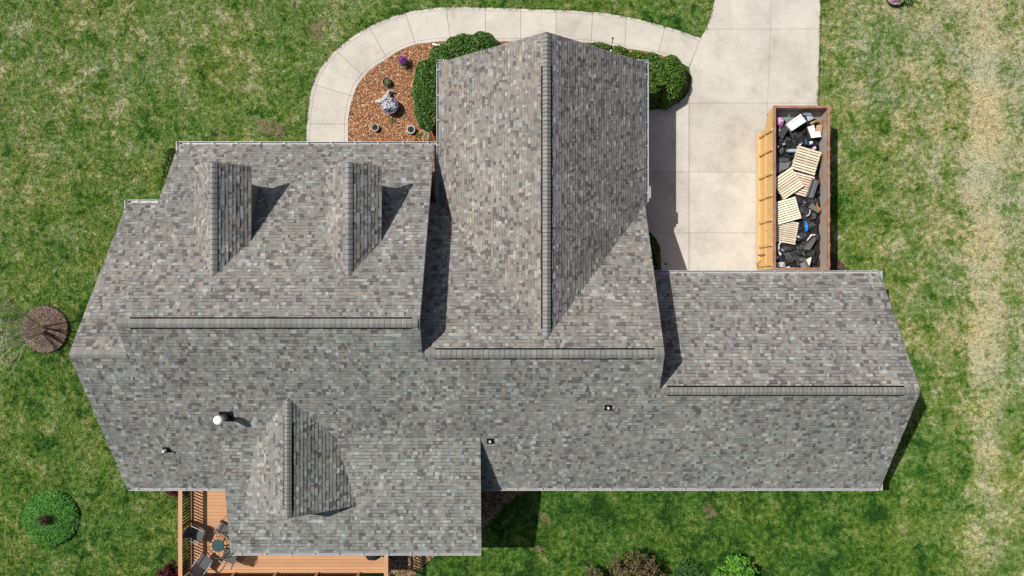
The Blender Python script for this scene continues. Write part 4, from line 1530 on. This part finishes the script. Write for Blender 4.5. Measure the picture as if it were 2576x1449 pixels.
# patio table
q = at(549, 1373, ZD + 0.72)
tab = empty('patio_table', (q.x, q.y, ZD), 'round black wire patio table with a teal glass centre on the deck', 'table')
mb = MB()
ringpts = lambda r, z, n=36: [(r * math.cos(2 * math.pi * k / n), r * math.sin(2 * math.pi * k / n), z) for k in range(n + 1)]
mb.tube(ringpts(0.54, 0.72), 0.022, 6, cap=False); mb.tube(ringpts(0.40, 0.72), 0.007, 5, cap=False); mb.tube(ringpts(0.25, 0.72), 0.012, 6, cap=False)
for k in range(12):
    a = 2 * math.pi * k / 12
    mb.tube([(0.25 * math.cos(a), 0.25 * math.sin(a), 0.72), (0.4 * math.cos(a + .16), 0.4 * math.sin(a + .16), 0.725), (0.54 * math.cos(a + .1), 0.54 * math.sin(a + .1), 0.72)], 0.010, 4)
mb.build('table_top', M['iron'], tab)
mb = MB(); mb.lathe([(0, 0.722), (0.245, 0.722), (0.245, 0.715), (0, 0.715)], n=28, col=(0.03, 0.075, 0.085)); mb.build('glass_disc', M['plastic'], tab)
for k in range(4):
    a = math.pi / 4 + k * math.pi / 2
    mb = MB(); mb.tube([(0.3 * math.cos(a), 0.3 * math.sin(a), 0.71), (0.16 * math.cos(a), 0.16 * math.sin(a), 0.35), (0.36 * math.cos(a), 0.36 * math.sin(a), 0.0)], 0.013, 6); mb.build('leg', M['iron'], tab)


def chair(px, py, rz, label):
    q = at(px, py, ZD + 0.45)
    o = empty('patio_chair', (q.x, q.y, ZD), label, 'chair', 'chairs round the patio table', rz)
    # faces +x
    w = 0.27
    mb = MB()
    mb.tube([(-w, -w, .43), (w, -w, .43), (w, w, .43), (-w, w, .43), (-w, -w, .43)], 0.014, 6)
    for k in range(13):
        t = -w + 0.02 + k * (2 * w - 0.04) / 12
        mb.box((t, 0, 0.428), (0.040, 2 * w, 0.006))
    mb.build('seat', M['sling'], o)
    mb = MB()
    mb.tube([(-w, -w, .43), (-w - 0.14, -w + 0.02, .95), (-w - 0.16, 0, 1.02), (-w - 0.14, w - 0.02, .95), (-w, w, .43)], 0.014, 6)
    for k in range(11):
        z = 0.47 + k * 0.047; x = -w - (z - .43) * 0.27
        mb.box((x, 0, z), (0.012, 2 * w - 0.05, 0.043))
    mb.build('backrest', M['sling'], o)
    for s in (-1, 1):
        mb = MB(); mb.tube([(-w - 0.06, s * (w + 0.02), .66), (-0.05, s * (w + 0.04), .68), (w - 0.02, s * (w + 0.02), .65), (w + 0.01, s * (w + 0.01), .60)], 0.02, 6); mb.build('armrest', M['alu'], o)
        mb = MB(); mb.tube([(w - 0.02, s * (w + 0.02), .65), (w + .02, s * w, .3), (w + 0.03, s * w, 0)], 0.013, 6); mb.build('leg', M['iron'], o)
        mb = MB(); mb.tube([(-w, s * w, .45), (-w - 0.06, s * w, .2), (-w - 0.12, s * w, 0)], 0.013, 6); mb.build('leg', M['iron'], o)
    return o


chair(497, 1343, math.radians(-25), 'black wire patio chair nearest the left deck railing')
chair(566, 1330, math.radians(-118), 'black wire patio chair at the porch roof edge, furthest up the deck')
chair(514, 1415, math.radians(55), 'black wire patio chair at the lower left of the table')
chair(577, 1398, math.radians(155), 'black wire patio chair partly hidden under the porch gutter corner')

# covered grill
q = at(938, 1388, ZD + 0.9)
mb = MB()
mb.lathe([(0.36, 0.0), (0.37, 0.3), (0.38, 0.62), (0.40, 0.80), (0.36, 0.95), (0.24, 1.04), (0.10, 1.08), (0.001, 1.085)], n=40, wob=lambda t, i: 1 + (0.05 if i < 4 else 0.025) * math.sin(9 * t + i * 0.4) + 0.03 * math.sin(5 * t))
o = mb.build('covered_grill', M['cover'], smooth=True); o.location = (q.x, q.y, ZD + 0.005)
tag(o, 'round grill under a black cover at the right end of the deck', 'grill')

# ------------------------------------------------------------------ dumpster
DXL, DXR = 11.14, 13.50
YF, YN = 7.72, 0.80         # far end (top of picture) and near end
ZR = 2.0
dump = empty('dumpster', ((DXL + DXR) / 2, (YF + YN) / 2, 0), 'open yellow-orange steel dumpster with rusty rims full of roofing debris', 'dumpster')
dv = -Vector(((DXL + DXR) / 2, (YF + YN) / 2, 0))
prof = [(YF, ZR), (YN, ZR), (YN, 0.22), (6.97, 0.22), (6.97, 0.84), (7.70, 1.43)]
tw_ = 0.05
for nm, x, lab in (('side_wall', DXL, None), ('side_wall', DXR - tw_, None)):
    mb = MB(); mb.extr([(x, y, z) for y, z in prof], (tw_, 0, 0)); mb.build(nm, M['dumpster'], dump, dv)
    mb = MB(); xx = x + tw_ + 0.004 if x == DXL else x - 0.004
    mb.extr([(xx, y, z) for y, z in ((YF - .06, ZR - .02), (YN + .06, ZR - .02), (YN + .06, 0.3), (6.9, 0.3), (6.9, 0.84), (7.62, 1.43))], (0.003, 0, 0)); mb.build('lining', M['inner'], dump, dv)
mb = MB(); mb.box(((DXL + DXR) / 2, YF - 0.03, (ZR + 1.43) / 2), (DXR - DXL - 0.1, 0.05, ZR - 1.43)); mb.extr([(DXL + .05, 7.70, 1.43), (DXL + .05, 6.97, 0.84), (DXL + .05, 6.93, 0.88), (DXL + .05, 7.64, 1.46)], (DXR - DXL - .1, 0, 0)); mb.build('end_wall', M['inner'], dump, dv)
mb = MB(); mb.box(((DXL + DXR) / 2, YN + 0.03, (ZR + 0.22) / 2), (DXR - DXL - 0.1, 0.06, ZR - 0.24)); mb.build('tailgate', M['dumpster'], dump, dv)
mb = MB(); mb.box(((DXL + DXR) / 2, (YN + 6.97) / 2, 0.26), (DXR - DXL - 0.1, 6.97 - YN - 0.1, 0.06)); mb.build('floor', M['inner'], dump, dv)
for xx in (DXL + 0.02, DXR - 0.045):
    mb = MB(); mb.box((xx, (YF + YN) / 2, ZR + 0.01), (0.095, YF - YN + 0.08, 0.10)); mb.build('rim', M['rim'], dump, dv)
for yy in (YF - 0.02, YN + 0.02):
    mb = MB(); mb.box(((DXL + DXR) / 2, yy, ZR + 0.007), (DXR - DXL - 0.17, 0.10, 0.09)); mb.build('rim', M['rim'], dump, dv)
rib_me = None
for side in (-1, 1):
    for yy in (6.76, 5.93, 4.91, 3.97, 2.92, 1.85, 1.0):
        if rib_me is None:
            mb = MB(); mb.box((0, 0, 0), (0.09, 0.10, 1.66)); o = mb.build('rib', M['dumpster'], dump); rib_me = o.data
        else:
            o = link('rib', rib_me, dump)
        o.location = Vector(((DXL - 0.045) if side < 0 else (DXR + 0.045), yy, 1.10)) + dv
    xx = DXL - 0.06 if side < 0 else DXR + 0.06
    mb = MB(); mb.box((xx, (6.95 + YN) / 2, 0.29), (0.15, 6.95 - YN, 0.14)); mb.build('base_rail', M['dumpster'], dump, dv)
    mb = MB(); mb.box((xx + (0.03 if side < 0 else -0.03), (6.8 + YN) / 2, 1.12), (0.05, 6.8 - YN - 0.1, 0.05)); mb.build('side_rail', M['dumpster'], dump, dv)
for yy in (1.6, 6.2):
    for sx in (DXL + 0.3, DXR - 0.3):
        mb = MB(); mb.tube([(sx - 0.1, yy, 0.13), (sx + 0.1, yy, 0.13)], 0.10, 12); mb.build('roller', M['rim'], dump, dv)
mb = MB(); mb.tube([(DXL - 0.05, 1.25, 0.5), (DXL - 0.20, 1.1, 0.5), (DXL - 0.20, 0.85, 0.6), (DXL - 0.06, 0.8, 0.7)], 0.018, 6); mb.build('latch', M['rim'], dump, dv)
mb = MB(); mb.box((DXL - 0.10, 1.48, 0.75), (0.04, 0.05, 0.9)); mb.build('latch_bar', M['rim'], dump, dv)

# debris ----------------------------------------------------------------
ZFILL = 1.22
mb = MB()
nx, ny = 14, 40
gv = []
random.seed(77)
for j in range(ny + 1):
    for i in range(nx + 1):
        gv.append((DXL + 0.07 + (DXR - DXL - 0.14) * i / nx, YN + 0.08 + (YF - YN - 0.16) * j / ny, ZFILL + random.uniform(-0.10, 0.10) - (0.12 if j > ny - 3 else 0)))
gf = [(j * (nx + 1) + i, j * (nx + 1) + i + 1, (j + 1) * (nx + 1) + i + 1, (j + 1) * (nx + 1) + i) for j in range(ny) for i in range(nx)]
mb.add(gv, gf, (0.020, 0.020, 0.021))
tag(mb.build('debris_heap', M['scrap']), 'black heap of torn roofing waste filling the dumpster', 'debris', kind='stuff')


def r5(zx, zy): return ((2940 + zx / 4.261) * 2576 / 4032, (400 + zy / 4.261) * 2576 / 4032)
def r6(zx, zy): return ((2940 + zx / 4.025) * 2576 / 4032, (730 + zy / 4.025) * 2576 / 4032)


def sheet(name, pts, z, t, col, label, cat, mat='any', tilt=0.0, fold=None, group=None, roundz=None):
    """a thin board or sheet with its outline seen from above; z may vary corner to corner"""
    P = []
    for k, p in enumerate(pts):
        zz = z[k] if hasattr(z, '__len__') else z + tilt * math.sin(k * 2.3)
        P.append(at(p[0], p[1], zz))
    A = sum(P[k].x * P[(k + 1) % len(P)].y - P[(k + 1) % len(P)].x * P[k].y for k in range(len(P)))
    if A < 0: P.reverse()
    c = sum(P, Vector()) / len(P)
    mb = MB(); mb.prism([p - c for p in P], t, col)
    o = mb.build(name, M[mat]); o.location = c
    return tag(o, label, cat, group)


# shingle scraps, every one its own piece
random.seed(31)
scrap_me = []
for k in range(16):
    w, l = random.uniform(0.15, 0.45), random.uniform(0.14, 0.4)
    g_ = random.choice((0.018, 0.028, 0.04, 0.055, 0.075, 0.10, 0.14)) * random.uniform(0.8, 1.2)
    mb = MB()
    n = 3; b_ = random.uniform(-0.06, 0.08)
    vs = []
    for i in range(n + 1):
        x = -w / 2 + w * i / n
        s0, s1 = random.uniform(-.04, .04), random.uniform(-.04, .04)
        z = b_ * (1 - (2 * i / n - 1) ** 2)
        vs += [(x, -l / 2 + s0, z), (x, l / 2 + s1, z), (x, l / 2 + s1, z - 0.012), (x, -l / 2 + s0, z - 0.012)]
    fs_ = []
    for i in range(n):
        a = i * 4; b = a + 4
        fs_ += [(a, b, b + 1, a + 1), (a + 1, b + 1, b + 2, a + 2), (a + 2, b + 2, b + 3, a + 3), (a + 3, b + 3, b, a)]
    fs_ += [(0, 1, 2, 3), (n * 4 + 3, n * 4 + 2, n * 4 + 1, n * 4)]
    mb.add(vs, fs_, (g_, g_ * 0.99, g_ * 0.98))
    o = mb.build('shingle_scrap', M['scrap']); scrap_me.append(o.data); bpy.data.objects.remove(o)
for k in range(280):
    x = random.uniform(DXL + 0.32, DXR - 0.34); y = random.uniform(YN + 0.32, YF - 0.4)
    o = link('shingle_scrap', random.choice(scrap_me), None, (x, y, ZFILL + 0.05 + random.uniform(0.02, 0.15)),
             (random.gauss(0, 0.22), random.gauss(0, 0.22), random.uniform(0, 6.28)))
    tag(o, 'torn piece of dark roofing shingle in the dumpster heap', 'shingle scrap', 'torn shingle pieces in the dumpster')

PALW = [(0.62, 0.52, 0.38), (0.57, 0.47, 0.34), (0.66, 0.57, 0.43), (0.52, 0.43, 0.31)]


def pallet(c, ang, L_, W_, z, n, label, pale=1.0, tx=0.0, ty=0.0):
    q = at(c[0], c[1], z)
    o = empty('pallet', q, label, 'pallet', 'wooden pallets in the dumpster')
    o.rotation_euler = (tx, ty, ang)
    for i, y in enumerate((-W_ / 2 + 0.05, 0, W_ / 2 - 0.05)):
        pass
    for i, x in enumerate((-L_ / 2 + 0.03, 0, L_ / 2 - 0.03)):
        mb = MB(); mb.box((x, 0, -0.06), (0.04, W_, 0.09), col=tuple(v * 0.8 for v in PALW[i])); mb.build('stringer', M['wood'], o)
    pitch = W_ / n
    mes = []
    for i in range(n):
        if i < 4:
            mb = MB(); mb.box((0, 0, 0), (L_, pitch * 0.71, 0.018), col=tuple(min(.85, v * 1.22 * pale * random.uniform(0.92, 1.08)) for v in PALW[i])); s = mb.build('slat', M['wood'], o); mes.append(s.data)
        else:
            s = link('slat', random.choice(mes), o)
        s.location = (random.uniform(-.012, .012), -W_ / 2 + pitch * (i + 0.5), random.uniform(-0.003, 0.003)); s.rotation_euler = (0, 0, random.gauss(0, 0.006))
    for i in range(4):
        s = link('slat', mes[i % 4], o, (0, -W_ / 2 + 0.06 + i * (W_ - 0.12) / 3, -0.115))
    return o


def ctr(*ps): return (sum(p[0] for p in ps) / len(ps), sum(p[1] for p in ps) / len(ps))


def ang(a, b): return math.atan2(-(b[1] - a[1]), b[0] - a[0])


A_ = [r5(870, 735), r5(1260, 850), r5(1130, 1245), r5(745, 1115)]
pallet(ctr(*A_), ang(A_[0], A_[1]), 1.03, 1.05, 1.72, 9, 'topmost gappy pallet nearest the white foam, slats tilted slightly down to the right', 1.0, 0.03, 0.0)
A_ = [r5(790, 1160), r5(1140, 1255), r6(945, 205), r6(690, 110)]
pallet(ctr(*A_), ang(A_[0], A_[1]), 0.98, 0.95, 1.52, 9, 'pallet mostly buried beneath the two upper pallets', 0.95)
A_ = [r5(430, 1310), r5(745, 1095), r6(900, 20), r6(590, 235)]
pallet(ctr(*A_), ang(A_[0], A_[1]), 1.02, 1.0, 1.68, 9, 'pallet lying diagonally with slats rising to the right', 1.1, 0.02, -0.03)
A_ = [r6(395, 275), r6(780, 165), r6(880, 525), r6(480, 635)]
pallet(ctr(*A_), ang(A_[0], A_[1]), 1.03, 0.98, 1.66, 10, 'palest sun-bleached pallet with narrow gaps, fourth from the far end', 1.35, 0.0, -0.02)
A_ = [r6(420, 545), r6(855, 600), r6(770, 925), r6(385, 860)]
pallet(ctr(*A_), ang(A_[3], A_[2]), 1.04, 0.98, 1.52, 11, 'weathered pallet nearest the garage, half under the pale one', 0.95)

zz = 1.62
# white box with flaps
A_ = [r5(662, 380), r5(905, 212), r5(1002, 330), r5(762, 490)]
sheet('foam_box', A_, zz + 0.06, 0.16, (0.80, 0.80, 0.80), 'large white rectangular foam box at the far end of the dumpster', 'box', tilt=0.02)
sheet('foam_strip', [r5(720, 335), r5(905, 205), r5(930, 230), r5(745, 360)], zz + 0.10, 0.03, (0.72, 0.74, 0.76), 'thin pale grey strip lying along the white foam box', 'foam')
sheet('plastic_sheet', [r5(925, 215), r5(960, 190), r5(1080, 178), r5(1090, 245), r5(1020, 245)], [zz, zz + .05, zz + .02, zz, zz - .03], 0.01, (0.20, 0.27, 0.33), 'slate blue plastic sheet behind the white foam box', 'plastic sheet', 'plastic')
sheet('plastic_sheet', [r5(1005, 245), r5(1105, 240), r5(1130, 285), r5(1030, 330)], zz - 0.04, 0.02, (0.36, 0.46, 0.52), 'pale blue plastic panel beside the white foam box', 'plastic sheet', 'plastic', 0.02)
sheet('cardboard', [r5(1060, 350), r5(1170, 305), r5(1205, 325), r5(1085, 388)], zz - 0.1, 0.012, (0.36, 0.23, 0.12), 'brown cardboard flap between the white foam pieces', 'cardboard', tilt=0.03)
sheet('cardboard', [r5(1180, 392), r5(1268, 388), r5(1250, 560), r5(1150, 480)], [1.5, 1.62, 1.5, 1.45], 0.012, (0.40, 0.26, 0.14), 'brown cardboard sheet leaning on the right inner wall', 'cardboard')
sheet('foam_corner', [r5(1025, 425), r5(1130, 390), r5(1155, 505), r5(1225, 495), r5(1252, 590), r5(1092, 610)], zz, 0.07, (0.80, 0.80, 0.80), 'white L-shaped foam corner piece in the dumpster', 'foam')
sheet('dark_board', [r5(510, 550), r5(610, 420), r5(710, 455), r5(600, 630)], zz - 0.05, 0.02, (0.055, 0.058, 0.062), 'charcoal board lying below the pink bag', 'board', 'scrap')
sheet('grey_panel', [r5(480, 1045), r5(740, 1010), r5(700, 1110), r5(490, 1210)], zz - 0.15, 0.02, (0.16, 0.16, 0.165), 'grey panel between the diagonal pallet and the left wall', 'board', 'scrap')
sheet('grey_panel', [r5(470, 940), r5(690, 945), r5(720, 1000), r5(475, 1030)], zz - 0.13, 0.02, (0.07, 0.075, 0.085), 'dark slate panel above the grey one by the left wall', 'board', 'scrap')
sheet('white_sheet', [r6(945, 1175), r6(1025, 1130), r6(1020, 1190), r6(995, 1275), r6(965, 1220)], [1.6, 1.66, 1.6, 1.5, 1.55], 0.012, (0.78, 0.78, 0.80), 'pointed white sheet near the garage end of the dumpster', 'sheet')
sheet('shingle_bundle', [r6(1080, 805), r6(1100, 860), r6(1000, 1030), r6(890, 1005), r6(960, 900)], [1.62, 1.6, 1.55, 1.5, 1.6], 0.03, (0.11, 0.105, 0.105), 'grey curled shingle strip right of the weathered pallet', 'shingle strip', 'scrap')
sheet('shingle_bundle', [r6(845, 1245), r6(910, 1215), r6(965, 1335), r6(900, 1365)], 1.5, 0.03, (0.20, 0.195, 0.19), 'light grey three-tab shingle at the garage end', 'shingle strip', 'scrap')
sheet('shingle_bundle', [r6(820, 1150), r6(930, 1150), r6(1010, 1330), r6(930, 1340)], 1.46, 0.02, (0.12, 0.115, 0.11), 'mid grey shingle strip under the light one at the garage end', 'shingle strip', 'scrap')
sheet('shingle_bundle', [r6(975, 345), r6(1040, 280), r6(1170, 380), r6(1145, 440)], 1.5, 0.02, (0.15, 0.14, 0.12), 'tan-grey shingle under the orange handle', 'shingle strip', 'scrap')
# trough
mb = MB()
a0, a1 = at(*r5(1150, 1310), 1.6), at(*r6(985, 190), 1.55)
c = (a0 + a1) / 2; dd = (a1 - a0)
R = rotz(math.atan2(dd.y, dd.x))
mb.box((0, 0, 0), (dd.length, 0.28, 0.02), R, (0.10, 0.11, 0.12)); mb.box(R @ Vector((0, 0.13, 0.06)), (dd.length, 0.02, 0.12), R, (0.12, 0.13, 0.14)); mb.box(R @ Vector((0, -0.13, 0.06)), (dd.length, 0.02, 0.12), R, (0.12, 0.13, 0.14)); mb.box(R @ Vector((0, 0.04, 0.02)), (dd.length, 0.03, 0.03), R, (0.2, 0.21, 0.22))
o = mb.build('plastic_trough', M['plastic']); o.location = c; tag(o, 'dark grey plastic trough along the right side of the pallets', 'trough')
# tube
mb = MB(); a0, a1 = at(*r5(665, 827), 1.6), at(*r5(832, 822), 1.64); mb.tube([a0, a0.lerp(a1, .2), a0.lerp(a1, .22), a1], [0.03, 0.03, 0.075, 0.075], 12, (0.36, 0.45, 0.49))
tag(mb.build('caulk_tube', M['plastic']), 'pale blue-grey tube left of the topmost pallet', 'tube')
# hammer
mb = MB(); a0, a1 = at(*r6(1100, 270), 1.6), at(*r6(1155, 400), 1.6)
hm = empty('hammer', (a0.x, a0.y, 1.6), 'hammer with an orange handle on the debris', 'hammer')
mb.tube([Vector(), a1 - a0], [0.022, 0.03], 8, (0.55, 0.20, 0.05)); mb.build('handle', M['any'], hm)
mb = MB(); mb.box((0, 0, 0.01), (0.22, 0.07, 0.06), rotz(0.2), (0.03, 0.03, 0.03)); mb.build('head', M['any'], hm)


def crumple(name, pts, z, col, label, cat, amp=0.05, hgt=0.10, col2=None, nsub=5):
    """a crumpled bag or cloth: a lumpy closed skin over an outline"""
    P = [at(p[0], p[1], z) for p in pts]
    c = sum(P, Vector()) / len(P)
    mb = MB()
    n = len(P); rings = 4
    vs = []; cols = []
    for r in range(rings):
        f = 1 - r / rings
        for k in range(n * 3):
            i = k // 3; s = (k % 3) / 3
            p = P[i].lerp(P[(i + 1) % n], s) - c
            vs.append(p * f + Vector((random.gauss(0, amp * .4), random.gauss(0, amp * .4), hgt * (1 - f ** 2) + random.gauss(0, amp * .5) + (0 if r else -0.06))))
    vs.append(Vector((0, 0, hgt)))
    m3 = n * 3
    fs_ = []
    for r in range(rings - 1):
        for k in range(m3):
            fs_.append((r * m3 + k, r * m3 + (k + 1) % m3, (r + 1) * m3 + (k + 1) % m3, (r + 1) * m3 + k))
    for k in range(m3):
        fs_.append(((rings - 1) * m3 + k, (rings - 1) * m3 + (k + 1) % m3, rings * m3))
    mb.add(vs, fs_, col)
    if col2:
        for k in range(len(mb.c)):
            if random.random() < 0.4: mb.c[k] = (*col2, 1)
    o = mb.build(name, M['plastic']); o.location = c
    return tag(o, label, cat)


random.seed(12)
crumple('plastic_bag', [r5(475, 270), r5(530, 250), r5(625, 300), r5(610, 390), r5(575, 430), r5(500, 350)], 1.6, (0.68, 0.55, 0.68), 'pink and white plastic bag in the far left corner of the dumpster', 'bag', 0.06, 0.1, (0.62, 0.08, 0.42))
crumple('plastic_bag', [r5(895, 590), r5(1000, 575), r5(1110, 640), r5(1215, 690), r5(1180, 740), r5(1000, 760), r5(900, 720)], 1.55, (0.012, 0.012, 0.014), 'black plastic bag with a faded blue print beside the topmost pallet', 'bag', 0.06, 0.12)
sheet('print_patch', [r5(975, 625), r5(1010, 620), r5(1020, 710), r5(975, 725)], 1.70, 0.004, (0.03, 0.08, 0.16), 'faded blue printed patch lying on the black bag', 'print')
crumple('foam_cup', [r5(1055, 665), r5(1115, 660), r5(1115, 715), r5(1055, 720)], 1.68, (0.8, 0.8, 0.8), 'round white cup on the black bag', 'cup', 0.01, 0.06)
crumple('foam_cup', [r5(880, 710), r5(920, 705), r5(920, 740), r5(880, 740)], 1.66, (0.75, 0.75, 0.75), 'small white scrap at the corner of the topmost pallet', 'cup', 0.015, 0.05)
crumple('paper_scrap', [r5(1090, 780), r5(1150, 745), r5(1175, 790), r5(1130, 815)], 1.6, (0.72, 0.6, 0.7), 'pale pink paper scrap at the right of the topmost pallet', 'paper', 0.03, 0.04)
crumple('paper_scrap', [r5(605, 700), r5(650, 685), r5(655, 730), r5(610, 735)], 1.58, (0.6, 0.5, 0.46), 'pale crumpled scrap in the dark debris left of the blue-grey tube', 'paper', 0.03, 0.04)
crumple('paper_scrap', [r5(505, 730), r5(530, 725), r5(540, 790), r5(515, 790)], 1.58, (0.6, 0.56, 0.54), 'small pale scrap by the left dumpster wall', 'paper', 0.03, 0.04)
mb = MB(); mb.tube([at(*r5(630, 290), 1.6), at(*r5(675, 285), 1.63), at(*r5(705, 255), 1.66), at(*r5(725, 215), 1.66)], [0.03, 0.025, 0.02, 0.015], 6, (0.10, 0.42, 0.38)); tag(mb.build('teal_strap', M['plastic']), 'teal plastic strap next to the pink bag', 'strap')
crumple('plastic_bag', [r6(915, 570), r6(950, 575), r6(985, 650), r6(980, 730), r6(930, 740), r6(935, 690)], 1.56, (0.015, 0.22, 0.72), 'bright blue plastic bag on the black debris', 'bag', 0.02, 0.08)
crumple('plastic_bag', [r6(375, 1110), r6(455, 1090), r6(420, 1180), r6(385, 1230), r6(365, 1180)], 1.45, (0.30, 0.20, 0.36), 'lilac plastic bag by the left wall at the garage end', 'bag', 0.04, 0.1)
for a_, lab in (([r5(500, 640), r5(600, 610), r5(640, 700), r5(560, 760), r5(490, 720)], 'crumpled black bag by the left wall above the slate panel'),
                ([r6(860, 240), r6(960, 230), r6(980, 330), r6(880, 350)], 'crumpled black bag right of the pale pallet'),
                ([r6(800, 760), r6(920, 740), r6(930, 880), r6(800, 900)], 'crumpled black bag between the weathered pallet and the blue bag'),
                ([r6(560, 930), r6(760, 950), r6(740, 1060), r6(600, 1060)], 'wide crumpled black bag below the weathered pallet'),
                ([r6(770, 1020), r6(970, 1020), r6(940, 1120), r6(790, 1120)], 'crumpled charcoal bag above the light grey shingle')):
    crumple('plastic_bag', a_, 1.44, (0.030, 0.030, 0.034), lab, 'bag', 0.07, 0.12, (0.055, 0.055, 0.06))
crumple('plastic_film', [r6(400, 1220), r6(620, 1215), r6(625, 1290), r6(470, 1290)], 1.45, (0.50, 0.48, 0.48), 'clear crumpled plastic film at the garage end', 'plastic film', 0.05, 0.08, (0.75, 0.74, 0.74))
crumple('cloth', [r6(570, 1320), r6(650, 1285), r6(730, 1330), r6(850, 1320), r6(860, 1365), r6(640, 1350)], 1.48, (0.75, 0.68, 0.74), 'white and pink cloth against the tailgate', 'cloth', 0.05, 0.06)
crumple('cloth', [r6(370, 1270), r6(430, 1270), r6(440, 1335), r6(370, 1335)], 1.48, (0.20, 0.09, 0.20), 'purple cloth in the near left corner of the dumpster', 'cloth', 0.04, 0.06)
crumple('foam_cup', [r6(460, 1120), r6(505, 1120), r6(512, 1158), r6(465, 1165)], 1.5, (0.78, 0.77, 0.76), 'white round scrap near the lilac bag', 'cup', 0.015, 0.06)
mb = MB(); mb.tube([at(*r6(540, 905), 1.5), at(*r6(500, 945), 1.55), at(*r6(505, 1000), 1.55), at(*r6(495, 1040), 1.52), at(*r6(540, 1100), 1.5)], [0.03, 0.05, 0.06, 0.035, 0.05], 6, (0.78, 0.78, 0.78)); tag(mb.build('paper_strip', M['plastic']), 'torn white paper strip below the weathered pallet', 'paper')
mb = MB(); mb.tube([at(*r6(955, 875), 1.6), at(*r6(1000, 820), 1.66), at(*r6(1022, 790), 1.68), at(*r6(1085, 780), 1.66)], [0.02, 0.03, 0.045, 0.03], 6, (0.7, 0.66, 0.66)); tag(mb.build('paper_strip', M['plastic']), 'white paper strip on the curled shingle strip', 'paper')
mb = MB(); mb.tube([at(*r6(940, 490), 1.55), at(*r6(985, 470), 1.58), at(*r6(1005, 425), 1.58), at(*r6(1000, 385), 1.56)], [0.02, 0.03, 0.025, 0.02], 6, (0.5, 0.5, 0.5)); tag(mb.build('paper_strip', M['plastic']), 'grey plastic strip right of the pale pallet', 'paper')

# drain plug on the driveway
q = at(1675, 664, 0.05)
mb = MB(); mb.lathe([(0.055, 0.0), (0.055, 0.006), (0, 0.006)], n=16, col=(0.02, 0.02, 0.02)); o = mb.build('pipe_plug', M['any']); o.location = (q.x, q.y, 0.046); tag(o, 'small round black plug set in the shaded driveway', 'plug')

# small pale litter scattered over the heap
random.seed(55)
for k in range(14):
    x = random.uniform(DXL + 0.3, DXR - 0.4); y = random.uniform(YN + 0.3, YF - 0.5)
    g_ = random.choice(((0.5, 0.48, 0.46), (0.3, 0.2, 0.12), (0.6, 0.58, 0.58), (0.2, 0.22, 0.25)))
    mb = MB(); w = random.uniform(0.04, 0.12); l = random.uniform(0.05, 0.18)
    mb.add([(-w, -l / 2, 0), (w * .8, -l * .4, 0.03), (w, l / 2, 0.0), (-w * .7, l * .45, 0.04), (0, 0, 0.06)], [(0, 1, 4), (1, 2, 4), (2, 3, 4), (3, 0, 4)], g_)
    o = mb.build('litter_scrap', M['any']); o.location = (x, y, ZFILL + 0.2); o.rotation_euler = (0, 0, random.uniform(0, 6.28))
    tag(o, 'tiny pale scrap of litter on the dark debris heap', 'litter', 'tiny litter scraps in the dumpster')
